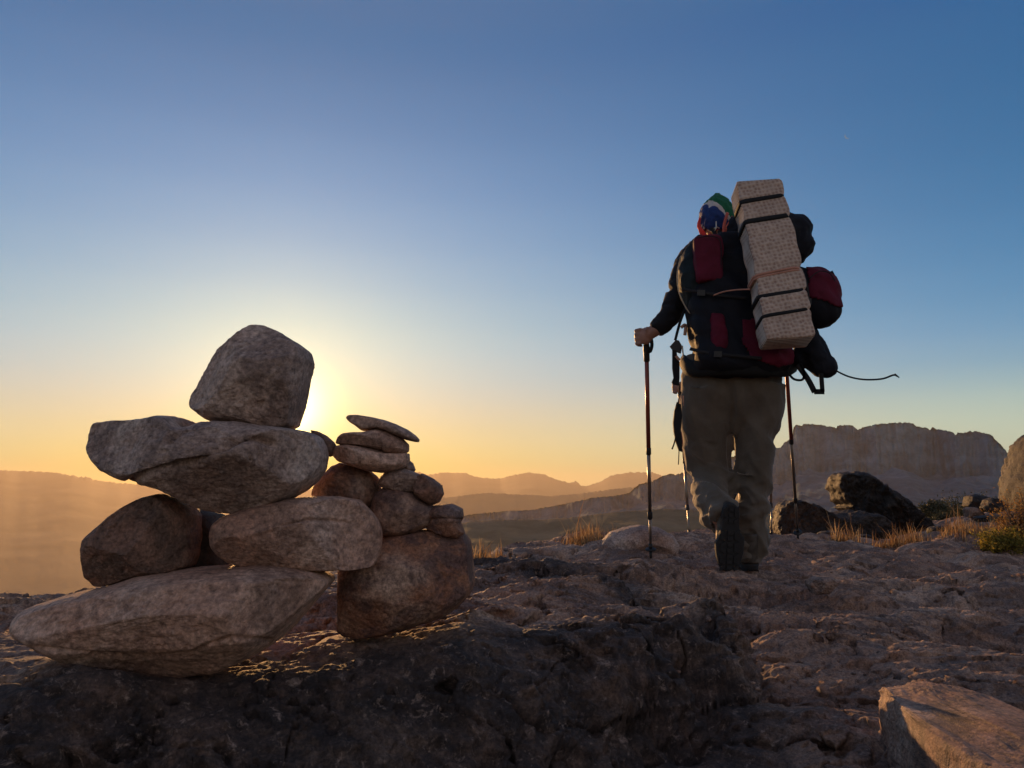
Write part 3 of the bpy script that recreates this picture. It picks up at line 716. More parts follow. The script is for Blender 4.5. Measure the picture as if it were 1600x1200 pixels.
stone('slab', 'long heavy slab with a notched upper left end under the top boulder', 'stone',
      [(142, 664), (160, 660), (178, 657), (205, 657), (229, 654), (252, 649), (270, 650), (278, 654), (282, 668), (301, 666), (327, 660), (376, 658), (410, 664), (439, 668), (470, 671), (490, 674), (503, 682), (512, 700), (514, 712), (510, 731), (497, 750), (478, 764), (456, 777), (425, 789), (390, 798), (368, 803), (344, 802), (322, 797), (301, 788), (267, 771), (224, 760), (186, 751), (158, 736), (140, 718), (134, 701), (135, 680)],
      1.28, .13, 'grey', 7, 2, 2.6, .018, G, facets=((.1, -.9, -1.0, .70), (-.1, -1, .55, .84), (.9, -1, .1, .84)),
      grooves=(([(205, 752), (232, 735), (262, 728), (300, 722), (335, 706), (365, 688), (400, 683), (425, 692)], 6, .014), ([(262, 690), (285, 672), (300, 668)], 5, .008)), nfac=2)
stone('stone', 'rounded brown stone bearing the left end of the heavy slab', 'stone',
      [(142, 917), (130, 902), (127, 876), (125, 856), (130, 840), (146, 826), (180, 802), (205, 788), (230, 777), (262, 771), (286, 778), (302, 790), (316, 806), (323, 835), (324, 866), (318, 884), (300, 892), (256, 903), (215, 907), (172, 915)],
      1.30, .10, 'tan', 7, 3, 2.9, .016, G, facets=((-.2, -1, -.75, .78), (.5, -1, .2, .84)), nfac=3)
stone('stone', 'pale stone with a squared right end bearing the right side of the slab', 'stone',
      [(326, 838), (330, 820), (345, 808), (372, 797), (410, 787), (450, 779), (492, 775), (530, 776), (560, 782), (578, 798), (590, 812), (598, 832), (598, 858), (592, 880), (586, 888), (560, 892), (520, 893), (470, 892), (420, 891), (385, 890), (360, 882), (338, 868), (328, 854)],
      1.30, .10, 'pale', 7, 4, 3.0, .014, G, facets=((.8, -1, .1, .80), (-.1, -1, -.8, .76), (-.15, -1, .5, .88)), nfac=2,
      grooves=(([(440, 820), (480, 812), (520, 813), (540, 815)], 2.2, .004),))
stone('slab', 'broad pale bottom slab tapering to points at both ends', 'stone',
      [(14, 975), (16, 962), (30, 948), (55, 938), (80, 931), (110, 922), (140, 917), (180, 905), (220, 895), (260, 889), (300, 885), (350, 882), (400, 880), (440, 880), (480, 885), (508, 893), (524, 904), (522, 912), (505, 930), (488, 948), (472, 966), (452, 988), (432, 1006), (406, 1024), (380, 1037), (350, 1050), (320, 1056), (285, 1060), (248, 1059), (215, 1055), (192, 1050), (160, 1045), (128, 1037), (100, 1027), (72, 1014), (45, 1000), (20, 988)],
      1.27, .17, 'pale', 7, 5, 2.5, .017, G, facets=((.05, -.75, -1.0, .70), (.0, -1, .55, .84), (.9, -1, -.1, .84)), nfac=2,
      grooves=(([(60, 1012), (110, 1018), (170, 1024), (240, 1026), (300, 1022), (325, 1008), (360, 996), (420, 1000)], 3.5, .005),))
stone('stone', 'big pinkish base stone rounded at the right below the smaller stack', 'stone',
      [(527, 890), (526, 920), (526, 955), (527, 986), (536, 996), (560, 999), (593, 996), (620, 990), (647, 982), (675, 973), (702, 962), (722, 946), (738, 928), (743, 910), (740, 890), (738, 868), (735, 846), (724, 830), (700, 824), (660, 826), (610, 832), (570, 840), (540, 860)],
      1.43, .12, 'red', 7, 6, 3.2, .014, G, facets=((-.2, -1, -.55, .86), (.6, -1, .2, .86), (.2, -.9, .9, .84)), nfac=1)
stone('stone', 'orange brown rounded stone just right of the slab with light passing above it', 'stone',
      [(489, 772), (492, 762), (498, 752), (508, 741), (520, 730), (532, 725), (546, 728), (562, 732), (578, 738), (588, 746), (593, 762), (594, 780), (584, 800), (560, 806), (530, 802), (505, 790), (492, 780)],
      1.42, .06, 'red', 6, 7, 2.6, .010, G, nfac=3)
stone('stone', 'dull orange block right behind the squared stone end, carrying two flat stones', 'stone',
      [(582, 790), (586, 772), (600, 763), (625, 764), (645, 770), (662, 783), (678, 792), (682, 806), (672, 820), (650, 830), (628, 836), (600, 838), (585, 828), (578, 808)],
      1.40, .06, 'red', 6, 8, 2.8, .009, G, nfac=3)
stone('stone', 'small cracked reddish stone resting on the right shoulder of the pinkish base stone', 'stone',
      [(668, 798), (680, 791), (707, 788), (722, 796), (724, 808), (719, 816), (725, 832), (717, 841), (700, 840), (684, 834), (668, 826), (662, 812)],
      1.40, .05, 'red', 6, 9, 2.8, .009, G, nfac=3, grooves=(([(672, 812), (700, 810), (722, 812)], 2, .004),))
stone('stone', 'thin brown stone lying under the trio of flat stones', 'stone',
      [(592, 756), (597, 744), (606, 736), (633, 733), (655, 741), (668, 750), (668, 758), (652, 768), (628, 770), (605, 766)],
      1.40, .05, 'grey', 6, 10, 2.6, .007, G, nfac=2)
stone('stone', 'small oval stone jutting out at the right edge of the smaller stack', 'stone',
      [(650, 746), (660, 741), (676, 748), (690, 759), (693, 772), (686, 784), (674, 789), (662, 782), (648, 772), (645, 760)],
      1.39, .045, 'tan', 6, 11, 2.6, .007, G, nfac=2)
stone('pebble', 'little brown pebble wedged at the right end beneath the flat stones', 'stone',
      [(622, 735), (628, 722), (637, 717), (645, 724), (649, 734), (644, 741), (630, 741)], 1.42, .03, 'tan', 5, 12, 2.5, .005, G, nfac=2)
stone('flat_stone', 'lowest and widest of the trio of flat stones topping the smaller stack', 'stone',
      [(522, 712), (523, 704), (528, 697), (543, 695), (570, 699), (593, 704), (612, 710), (630, 709), (637, 707), (638, 718), (633, 728), (618, 735), (595, 738), (572, 735), (548, 727), (530, 721)],
      1.38, .06, 'pale', 6, 13, 2.6, .007, G, nfac=2)
stone('flat_stone', 'middle stone of the flat trio with a cracked face', 'stone',
      [(527, 692), (530, 684), (537, 678), (552, 676), (568, 676), (593, 671), (612, 676), (627, 684), (637, 694), (637, 704), (630, 709), (614, 711), (594, 705), (570, 699), (545, 695), (530, 696)],
      1.38, .055, 'pale', 6, 14, 2.7, .006, G, nfac=2, grooves=(([(594, 676), (592, 690), (596, 704)], 1.5, .003),))
stone('flat_stone', 'thin pointed flat stone tilted down to the right on top of the smaller stack', 'stone',
      [(543, 653), (547, 649), (560, 649), (580, 652), (603, 657), (620, 663), (636, 671), (648, 680), (653, 686), (651, 690), (640, 688), (626, 684), (610, 676), (594, 671), (575, 671), (566, 672), (556, 664), (548, 659)],
      1.38, .05, 'grey', 6, 15, 2.4, .005, G, nfac=2)
stone('chip', 'small chip of stone wedged between the heavy slab and the flat trio', 'stone',
      [(486, 673), (498, 675), (510, 681), (521, 690), (526, 698), (524, 710), (515, 713), (508, 700), (498, 684)], 1.36, .03, 'tan', 5, 16, 2.5, .004, G, nfac=2)
stone('wedge_stone', 'dark wedge stone in the gap between the two stones under the slab', 'stone',
      [(290, 800), (316, 797), (340, 806), (356, 824), (368, 852), (370, 884), (350, 902), (296, 902), (284, 870), (284, 825)], 1.40, .09, 'dark', 5, 17, 2.6, .006, G, nfac=2)  # widened to block sunlight shining through the gap

# boulders on the outcrop
B = None
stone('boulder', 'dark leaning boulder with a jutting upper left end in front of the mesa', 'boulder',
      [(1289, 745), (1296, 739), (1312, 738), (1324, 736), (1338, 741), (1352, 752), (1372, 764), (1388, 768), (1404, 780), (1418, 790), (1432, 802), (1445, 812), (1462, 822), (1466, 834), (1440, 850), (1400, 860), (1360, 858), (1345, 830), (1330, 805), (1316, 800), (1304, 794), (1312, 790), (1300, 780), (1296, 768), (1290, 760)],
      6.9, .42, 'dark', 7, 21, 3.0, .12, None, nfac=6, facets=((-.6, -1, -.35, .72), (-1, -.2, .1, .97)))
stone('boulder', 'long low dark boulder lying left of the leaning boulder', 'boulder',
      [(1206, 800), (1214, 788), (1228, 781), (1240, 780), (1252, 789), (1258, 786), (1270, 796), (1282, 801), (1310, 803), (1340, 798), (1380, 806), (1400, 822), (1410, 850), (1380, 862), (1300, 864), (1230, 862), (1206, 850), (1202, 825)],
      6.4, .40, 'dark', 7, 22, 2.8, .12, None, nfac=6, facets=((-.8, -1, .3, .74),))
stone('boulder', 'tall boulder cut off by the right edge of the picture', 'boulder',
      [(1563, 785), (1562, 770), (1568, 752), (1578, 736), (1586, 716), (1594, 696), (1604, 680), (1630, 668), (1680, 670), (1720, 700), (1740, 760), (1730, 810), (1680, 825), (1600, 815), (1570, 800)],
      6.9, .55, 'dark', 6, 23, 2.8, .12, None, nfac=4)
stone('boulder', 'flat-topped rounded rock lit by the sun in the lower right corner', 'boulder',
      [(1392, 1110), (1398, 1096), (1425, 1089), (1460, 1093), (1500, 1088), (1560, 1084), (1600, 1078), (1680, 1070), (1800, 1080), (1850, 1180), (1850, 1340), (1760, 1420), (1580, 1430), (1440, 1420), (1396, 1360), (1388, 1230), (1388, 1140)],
      1.13, .24, 'tan', 7, 24, 7.0, .050, None, nfac=0, facets=((-1, .52, .08, .62), (0, -.10, 1, .93)))
stone('rock', 'smooth grey rounded rock behind the grass left of the trekking pole', 'boulder',
      [(935, 858), (940, 845), (952, 832), (975, 824), (1000, 820), (1030, 824), (1052, 836), (1062, 852), (1060, 868), (1000, 880), (945, 876)],
      4.05, .16, 'grey', 6, 25, 2.4, .03, None, nfac=2)
stone('rock', 'small knobbly rock catching the light on the slope below the planted boot', 'rock',
      [(1258, 912), (1262, 902), (1280, 898), (1300, 898), (1312, 906), (1306, 918), (1290, 930), (1268, 930)], 2.72, .05, 'tan', 6, 26, 2.8, .045, None, nfac=2)
rk = [(1472, 832, 22, 13, 5.3), (1520, 802, 16, 10, 6.1), (1528, 786, 26, 12, 6.5), (1552, 790, 20, 10, 6.0), (1505, 822, 20, 10, 5.6), (1502, 838, 16, 9, 5.2), (1545, 812, 22, 9, 5.6), (1302, 838, 24, 10, 5.5), (1352, 842, 18, 7, 5.3)]
rl = ['stubby dark rock farthest left at the foot of the right slope', 'orange sided rock second on the crest of the right slope', 'flat dark rock highest on the crest of the right slope',
      'small rock just below the tall boulder at the right edge', 'brown rock in the middle of the right slope', 'squat rock just right of the stubby dark one at the foot of the slope', 'low rock between the crest and the yellow bush', 'dark jagged rock below the nose of the leaning boulder', 'small dark rock in the grass under the leaning boulder']
for k, (x, y, w, h, d) in enumerate(rk):
    oc = [(x + w * math.cos(a) * (1 + .2 * math.sin(3 * a + k)), y - h * math.sin(a) * (1 + .2 * math.cos(2 * a + k))) for a in np.linspace(0, 2 * PI, 15)[:-1]]
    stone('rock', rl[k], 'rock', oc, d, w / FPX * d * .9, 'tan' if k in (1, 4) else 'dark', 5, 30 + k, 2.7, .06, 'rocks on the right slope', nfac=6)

# ================================================================== HIKER
def A(*l): return [P(*q) for q in l]
def wrinkle(V, F, amp, scale, seed, aniso=(1, 1, 1), mask=None):
    n = normals(V, F); q = V * np.array(aniso) * scale
    q = q + .6 * np.stack([perlin(V * scale * .4, seed + 1), perlin(V * scale * .4, seed + 2), perlin(V * scale * .4, seed + 3)], 1)
    h = (ridged(q, 2, seed, .45) - .5) * amp
    if mask is not None: h = h * mask
    return V + n * h[:, None]
def folds(V, F, amp, sc, shear, seed, mask):
    """long soft cloth folds: smooth rolls with a few sharper creases between them"""
    q = np.stack([V[:, 0] * sc[0] + V[:, 2] * shear[0], V[:, 1] * sc[1], V[:, 2] * sc[2] + V[:, 0] * shear[1]], 1) + seed
    q = q + .35 * np.stack([perlin(V * 5, seed + 1), perlin(V * 5, seed + 2), perlin(V * 5, seed + 3)], 1)
    a = perlin(q, seed); h = (.55 * a + .45 * (.42 - np.sqrt(np.abs(a) + .01))) * amp
    return V + normals(V, F) * (h * mask)[:, None]
def smoothmask(V, c, r): return np.exp(-((np.linalg.norm(V - c, axis=1) / r) ** 2))

base_pt = P(1150, 880, 3.35); base_pt[2] = -.335
hiker = None
def build_person(label):
    ps = []
    # torso, neck, head
    ps.append(tube(A((1143, 612, 3.37), (1144, 560, 3.38), (1146, 500, 3.43), (1148, 440, 3.49), (1147, 400, 3.52), (1142, 380, 3.53)), [(.15, .10), (.145, .10), (.135, .10), (.16, .10), (.14, .08), (.07, .06)], 20, sub=2))
    ps.append(tube(A((1144, 390, 3.52), (1132, 365, 3.55), (1124, 350, 3.56)), [.058, .054, .05], 14))
    hc = P(1121, 344, 3.56)
    ps.append(ellipsoid(hc, (.074, .094, .108), 3, (rad(-12), 0, 0)))
    ps.append(ellipsoid(hc + np.array((0, .055, -.055)), (.052, .052, .058), 3))                       # jaw and chin
    ps.append(tube([hc + np.array((0, .085, .015)), hc + np.array((0, .112, -.022)), hc + np.array((0, .10, -.034))], [.008, .015, .012], 8))   # nose
    ps.append(ellipsoid(hc + np.array((0, .098, -.058)), (.024, .010, .009), 2))                       # mouth
    for s in (-1, 1):
        ps.append(ellipsoid(hc + np.array((s * .076, .005, -.012)), (.010, .018, .030), 2))            # ears
        ps.append(ellipsoid(hc + np.array((s * .030, .083, .008)), (.013, .010, .009), 2))             # eyes
    # arms
    ps.append(tube(A((1100, 396, 3.50), (1080, 408, 3.49), (1066, 446, 3.47), (1052, 482, 3.45), (1035, 505, 3.46), (1018, 520, 3.47), (1010, 523, 3.48)), [.06, .058, .05, .042, .037, .028, .027], 14, sub=2))
    ps.append(tube(A((1190, 396, 3.50), (1206, 408, 3.50), (1215, 448, 3.54), (1221, 486, 3.60), (1224, 496, 3.70), (1225, 505, 3.80)), [.06, .058, .05, .042, .037, .028], 14, sub=2))
    # hands closed round the grips, four fingers and a thumb each
    def hand(w, g, side):
        """w wrist, g centre of the grip; palm beside the grip, fingers round its far side"""
        pl = g + np.array((0.004 * side, -.026, .0)); hp = []
        hp.append(tube([w, (w + pl) / 2 + np.array((0, 0, .004)), pl + np.array((0, 0, .012))], [(.027, .022), (.036, .020), (.034, .018)], 14))
        hp.append(ellipsoid(pl, (.034, .017, .040), 3))
        for k in range(4):
            z = .030 - .0205 * k; ln = (1, 1.08, 1.02, .86)[k]; r = (.0095, .0098, .0093, .0082)[k]
            s = -side
            a0 = pl + np.array((s * .020, -.004, z)); a1 = pl + np.array((s * .042, .016, z - .001)); a2 = pl + np.array((s * .036 * ln, .042 * ln, z - .003)); a3 = pl + np.array((s * .010, .050 * ln, z - .005))
            hp.append(tube([a0, a1, a2, a3], [r * 1.1, r, r * .95, r * .8], 10, (0, 0, 1)))
        t0 = pl + np.array((side * .020, .0, .028)); hp.append(tube([t0, t0 + np.array((side * .014, .022, .012)), t0 + np.array((side * .002, .044, .006)), t0 + np.array((-side * .012, .052, 0))], [.013, .012, .0105, .009], 10, (0, 0, 1)))
        return hp
    ps += hand(P(1017, 519, 3.47), P(1006, 527, 3.50), 1)
    ps += hand(P(1224, 502, 3.78), P(1225, 510, 3.84), -1)
    # legs and feet inside the clothes
    ps.append(tube(A((1175, 590, 3.37), (1181, 650, 3.38), (1174, 735, 3.41), (1172, 800, 3.42), (1170, 868, 3.40)), [.085, .08, .055, .052, .040], 14, sub=2))
    ps.append(tube(A((1110, 590, 3.37), (1102, 650, 3.42), (1106, 725, 3.47), (1118, 780, 3.34), (1129, 812, 3.20)), [.085, .08, .055, .052, .040], 14, sub=2))
    ps.append(tube([P(1170, 872, 3.42), P(1168, 884, 3.45), P(1166, 888, 3.55)], [.034, .036, .028], 10))
    ps.append(tube([P(1130, 815, 3.22), P(1132, 845, 3.24), P(1136, 876, 3.25)], [.034, .036, .028], 10))
    V, F = fuse(ps, .0048, 3, .4)
    root = mk('person', V, F, M['skin'], origin=base_pt)
    tag(root, label, 'person')
    # ---------------- trousers
    tp = [tube(A((1143, 560, 3.38), (1143, 590, 3.375), (1143, 622, 3.375), (1143, 652, 3.38), (1142, 680, 3.385)), [(.200, .130), (.222, .138), (.218, .130), (.15, .09), (.03, .03)], 28, sub=2),
          tube(A((1186, 600, 3.37), (1184, 640, 3.38), (1180, 690, 3.395), (1176, 735, 3.41), (1177, 765, 3.42), (1174, 800, 3.42), (1171, 830, 3.41), (1170, 862, 3.40), (1168, 878, 3.40)), [(.112, .125), (.106, .12), (.083, .105), (.074, .095), (.075, .095), (.071, .09), (.068, .085), (.074, .088), (.066, .08)], 24, sub=3),
          tube(A((1103, 600, 3.37), (1101, 640, 3.40), (1100, 690, 3.45), (1104, 728, 3.47), (1111, 760, 3.42), (1119, 788, 3.32), (1128, 806, 3.235), (1131, 816, 3.20)), [(.110, .125), (.108, .12), (.093, .11), (.084, .10), (.082, .10), (.078, .092), (.070, .085), (.062, .075)], 24, sub=3),
          # baggy folds: behind the left knee, at the hem, at the right knee and stacked over the right boot
          tube(A((1078, 742, 3.46), (1098, 752, 3.38), (1130, 750, 3.37), (1143, 742, 3.40)), [.014, .024, .022, .010], 10, (0, 0, 1), sub=3),
          tube(A((1138, 738, 3.44), (1149, 752, 3.40), (1145, 775, 3.38), (1142, 790, 3.36)), [(.008, .02), (.030, .02), (.018, .02), (.004, .01)], 10, sub=3),
          tube(A((1093, 775, 3.42), (1100, 800, 3.34), (1112, 816, 3.26), (1122, 826, 3.22)), [(.012, .03), (.024, .04), (.020, .04), (.010, .02)], 12, sub=3),
          tube(A((1148, 846, 3.36), (1170, 852, 3.33), (1194, 846, 3.38), (1196, 842, 3.44)), [.014, .022, .020, .012], 10, (0, 0, 1), sub=3),
          tube(A((1150, 866, 3.35), (1170, 872, 3.325), (1188, 866, 3.37)), [.012, .018, .012], 10, (0, 0, 1), sub=3),
          tube(A((1150, 738, 3.34), (1176, 744, 3.33), (1203, 738, 3.40)), [.010, .016, .012], 10, (0, 0, 1), sub=3),
          tube(A((1160, 806, 3.36), (1178, 812, 3.345), (1192, 800, 3.38)), [.010, .015, .010], 10, (0, 0, 1), sub=3)]
    V, F = fuse(tp, .0062, 5, .5)
    px, py = project(V)
    low = sstep(640, 740, py)
    V = folds(V, F, .030, (9, 9, 2.6), (3.5, 0), 5, 1 - .7 * low)
    V = folds(V, F, .042, (4.5, 4, 12), (0, 7), 9, low)
    V = folds(V, F, .018, (5, 5, 24), (0, -9), 12, low * sstep(740, 800, py) + .25 * low)
    V = folds(V, F, .013, (16, 16, 9), (6, 5), 15, .6 + .4 * low)
    V = V - normals(V, F) * (.016 * np.exp(-((px - 1143 - 2 * np.sin(py / 14)) / 5) ** 2) * sstep(570, 640, py) * (py < 720))[:, None]
    mk('trousers', V, F, M['trousers'], root)
    # ---------------- jacket
    jp = [tube(A((1143, 602, 3.38), (1144, 560, 3.39), (1146, 500, 3.44), (1148, 440, 3.50), (1147, 405, 3.52), (1141, 380, 3.54), (1136, 372, 3.545)), [(.19, .13), (.185, .13), (.17, .125), (.195, .125), (.17, .11), (.085, .075), (.07, .065)], 26, sub=3),
          tube(A((1108, 398, 3.51), (1086, 400, 3.49), (1074, 424, 3.475), (1064, 452, 3.465), (1053, 480, 3.45), (1038, 502, 3.455), (1024, 516, 3.465)), [.075, .076, .068, .061, .055, .048, .037], 20, sub=3),
          tube(A((1184, 398, 3.51), (1204, 402, 3.50), (1212, 430, 3.52), (1218, 460, 3.56), (1221, 486, 3.60), (1224, 496, 3.68), (1225, 502, 3.75)), [.075, .076, .066, .058, .052, .046, .036], 20, sub=3)]
    V, F = fuse(jp, .0062, 5, .5)
    V = folds(V, F, .020, (9, 9, 17), (0, 8), 25, 1.0); V = folds(V, F, .010, (20, 20, 30), (0, 14), 28, 1.0)
    mk('jacket', V, F, M['jacket'], root)
    # ---------------- bandana
    U, Fi = ico(5)
    keep = U[:, 2] > -.62 - .25 * (U[:, 1] < -.2)
    sh = U * np.array((.083, .104, .108)); sh[:, 2] += .006 + .030 * np.exp(-((U[:, 0] - .15) ** 2 + (U[:, 1] + .1) ** 2) / .10) * (U[:, 2] > 0)
    sh = sh @ np.array(Euler((rad(-12), 0, 0)).to_matrix()).T + hc
    n = normals(sh, Fi); sh = sh + n * ((ridged(U * 2.6, 3, 71) - .5) * .012)[:, None]
    fk = np.array([keep[f].all() for f in Fi]); V2, F2 = patch(sh, Fi, fk, 0.0, .002)
    bo = mk('bandana', V2, F2, M['bandana'], None, origin=hc); bo.parent = root; bo.location = tuple(hc - np.array(root.location))
    fb = MB(); 
    fb.add(*tube(A((1092, 352, 3.52), (1096, 362, 3.50), (1103, 371, 3.49), (1110, 366, 3.48)), [.006, .012, .014, .005], 8, (0, 0, 1), sub=3))
    fb.add(*tube(A((1094, 340, 3.53), (1092, 354, 3.52), (1100, 364, 3.49)), [.004, .010, .008], 8, (0, 0, 1), sub=3))
    fb.build('bandana_hem', M['redcloth'], bo)
    # ---------------- boots
    def boot(name_, ankle, rot, label_=None):
        """local frame: toe to +Y, ankle opening up +Z, sole at z=0"""
        Rm = np.array(rot.to_matrix())
        up = [tube([(0, -.075, .035), (0, -.03, .045), (0, .05, .042), (0, .12, .034), (0, .17, .026)], [(.036, .034), (.040, .045), (.044, .036), (.045, .028), (.026, .018)], 20, sub=3),
              tube([(0, -.045, .03), (0, -.048, .09), (0, -.045, .15)], [(.038, .048), (.040, .052), (.044, .056)], 18, sub=2)]
        V, F = fuse(up, .005, 4, .5); V = V + normals(V, F) * ((ridged(V * 22, 2, 81) - .5) * .004)[:, None]
        tr = lambda q: (np.asarray(q) @ Rm.T) + ankle
        b = mk(name_, tr(V), F, M['leather'], root)
        out = []
        for k in range(40):
            a = 2 * PI * k / 40; y = math.cos(a); x = math.sin(a)
            yy = .045 + .138 * y; w = (.050 if y > 0 else .041) - .010 * math.exp(-((yy + .005) / .04) ** 2)
            out.append((w * 1.14 * np.sign(x) * abs(x) ** .75 * (1.06 if x > 0 else 1), yy))
        out = np.array(out); n_ = len(out); Vs = []; Fs = []
        for (z, s) in ((.026, .97), (.020, 1.02), (.004, 1.0), (0, .96)):
            Vs += [(x * s, (y - .045) * s + .045, z) for x, y in out]
        for r_ in range(3):
            for k in range(n_): k2 = (k + 1) % n_; Fs.append((r_ * n_ + k, r_ * n_ + k2, (r_ + 1) * n_ + k2, (r_ + 1) * n_ + k))
        Fs.append(tuple(range(n_))); Fs.append(tuple(reversed([3 * n_ + k for k in range(n_)])))
        sm = MB().add(tr(Vs), Fs)
        for iy in range(11):
            y = -.070 + .0235 * iy
            if -.012 < y < .02: continue
            for ix in (-1, 0, 1):
                w = .041 if y > 0 else .033
                cx_ = ix * w * .68; hw = w * .27; hy = .0078; sk = .006 * (1 if iy % 2 else -1)
                c8 = [(cx_ + sx * hw, y + sy * hy + sx * sk * (ix != 0), z) for z in (-.005, .001) for sx, sy in ((-1, -1), (1, -1), (1, 1), (-1, 1))]
                sm.add(tr(c8), [(3, 2, 1, 0), (4, 5, 6, 7), (0, 1, 5, 4), (1, 2, 6, 5), (2, 3, 7, 6), (3, 0, 4, 7)])
        sm.build('sole', M['rubber'], b, smooth=False)
        lc = MB()
        for k in range(4): lc.add(*tube([tr((-.03, .045 + .012 * k, .078 - .006 * k)), tr((0, .052 + .012 * k, .088 - .008 * k)), tr((.03, .045 + .012 * k, .078 - .006 * k))], [.0025] * 3, 6))
        lc.build('laces', M['webbing'], b)
        return b
    # right boot planted, left boot pushing off with its sole towards the camera
    rb = P(1168, 893, 3.42); rb[2] = gz(rb[0], rb[1] + .05) + .006
    boot('boot', rb, Euler((rad(2), 0, rad(-6))))
    toe = P(1139, 886, 3.17); toe[2] = gz(toe[0], toe[1]) + .012
    e = Euler((rad(-82), rad(2), 0)); Rm = np.array(e.to_matrix())
    boot('boot', toe - Rm @ np.array((0, .17, 0)), e, )
    return root
hiker = build_person('walker seen from behind in olive trousers and a multicoloured bandana, carrying the backpack')

# ---------------- trekking poles
def pole(tip, grip, label, strap=True):
    tip = np.array(tip, float); grip = np.array(grip, float); ax = (grip - tip); L = np.linalg.norm(ax); ax /= L
    t = thing('trekking_pole', tip, label, 'trekking pole', 'trekking poles')
    at = lambda s: tip + ax * s
    MB().add(*tube([at(L * .51), at(L - .02)], [.0102, .0102], 14)).build('upper_shaft', M['shaftred'], t)
    MB().add(*tube([at(L * .21), at(L * .53)], [.0088, .0088], 14)).build('middle_shaft', M['shaftgrey'], t)
    MB().add(*tube([at(.03), at(L * .23)], [.0062, .0066], 14)).build('lower_shaft', M['shaftgrey'], t)
    for s in (.515, .215): MB().add(*tube([at(L * s - .018), at(L * s - .014), at(L * s + .014), at(L * s + .018)], [.0095, .0120, .0120, .0098], 14)).build('clamp', M['plastic'], t)
    MB().add(*tube([at(.0), at(.008), at(.05)], [.0025, .0055, .0075], 12)).build('tip', M['plastic'], t)
    b = MB(); 
    b.add(*tube([at(.052), at(.055), at(.060), at(.063)], [.012, .026, .026, .010], 18)); b.add(*tube([at(.05), at(.085)], [.0085, .0095], 12)); b.build('basket', M['plastic'], t)
    g = MB(); g.add(*tube([at(L - .085), at(L - .08), at(L - .05), at(L - .03), at(L + .0), at(L + .04), at(L + .065), at(L + .075)], [.0105, .0145, .0140, .0165, .0135, .0160, .019, .008], 16)); g.build('grip', M['plastic'], t)
    if strap:
        q = at(L + .04)
        MB().add(*ribbon([q + np.array((.010, -.012, .01)), q + np.array((.020, -.02, -.03)), q + np.array((.020, -.020, -.060)), q + np.array((.012, -.012, -.080)), q + np.array((.004, -.014, -.06))], .016, .003)).build('wrist_strap', M['webbing'], t)
    return t
def on_ground(px, py, d):
    best = None
    for dd in np.linspace(d - .35, d + .35, 57):
        q = P(px, py, dd); q[2] = gz(q[0], q[1]) - .004; e = abs(project(q[None])[1][0] - py)
        if best is None or e < best[0]: best = (e, q)
    return best[1]
pole(on_ground(1017, 876, 3.62), P(1010, 537, 3.50), 'pole in the left hand of the walker, planted on bare rock')
pole(on_ground(1247, 843, 4.35), P(1225, 520, 3.84), 'pole seen right of the trousers, reaching up behind the backpack')

# ---------------- backpack
bp = thing('backpack', P(1155, 590, 3.22), 'big navy and crimson backpack on the back of the walker', 'backpack')
def rbox(c, r, rot=None, pw=.55, level=4): return ellipsoid(c, r, level, rot, pw)
lean = rad(-10)
V, F = fuse([rbox(P(1152, 480, 3.30), (.215, .115, .27), (lean, 0, 0), .5), rbox(P(1160, 560, 3.26), (.205, .12, .085), (lean, 0, rad(0)), .6),
             rbox(P(1150, 398, 3.36), (.175, .10, .085), (lean, 0, 0), .6)], .008, 8, .5)
V = folds(V, F, .034, (9, 7, 4), (3, 5), 35, 1.0); V = folds(V, F, .014, (7, 8, 22), (0, 9), 38, 1.0)
MAINV, MAINF = V, F
main = mk('main_bag', V, F, M['pack'], bp)
# left side pocket; the pale piping colour paints in its sunlit seam
V, F = fuse([tube(A((1094, 374, 3.36), (1086, 392, 3.34), (1080, 416, 3.33), (1080, 444, 3.31), (1086, 480, 3.30)), [(.020, .04), (.040, .06), (.055, .07), (.056, .075), (.038, .05)], 18, sub=3)], .007, 4, .5)
V = wrinkle(V, F, .007, 16, 44)
MB().add(V, F).build('side_pocket', M['packteal'], bp)
MB().add(*tube(A((1064, 400, 3.285), (1058.5, 425, 3.275), (1060, 452, 3.27), (1068, 474, 3.265), (1078, 490, 3.26)), [.0022, .0025, .003, .003, .0025], 6, sub=4)).build('piping', M['piping'], bp)
def panel(V, F, poly, name, m, front=True, off=.003):
    Fa = np.asarray(F); c = V[Fa].mean(1); px, py = project(c); n = normals(V, Fa)[Fa].mean(1)
    a = np.array(poly, float); ins = np.zeros(len(c), bool)
    for i in range(len(a)):
        x1, y1 = a[i]; x2, y2 = a[(i + 1) % len(a)]
        ins ^= ((y1 > py) != (y2 > py)) & (px < (x2 - x1) * (py - y1) / (y2 - y1 + 1e-9) + x1)
    ms = ins & (n[:, 1] < .15)
    v, f = patch(V, Fa, ms, off, .003); return mk(name, v, f, m, bp)
# upper left red pocket: a bulging pocket of its own
V, F = fuse([rbox(P(1105, 407, 3.245), (.058, .036, .112), (lean, 0, 0), .32), rbox(P(1110, 388, 3.25), (.052, .034, .058), (lean, 0, rad(0)), .4)], .006, 4, .5); V = wrinkle(V, F, .006, 14, 46, (1, 1, .6))
mk('front_pocket', V, F, M['crimson'], bp)
V, F = fuse([rbox(P(1122, 520, 3.185), (.036, .03, .090), (lean, 0, rad(4)), .6)], .006, 4, .5); V = wrinkle(V, F, .006, 14, 48); mk('lower_pocket', V, F, M['crimson'], bp)
panel(MAINV, MAINF, [(1160, 500), (1200, 498), (1250, 520), (1262, 562), (1215, 572), (1175, 560), (1160, 535)], 'base_panel', M['crimson'])
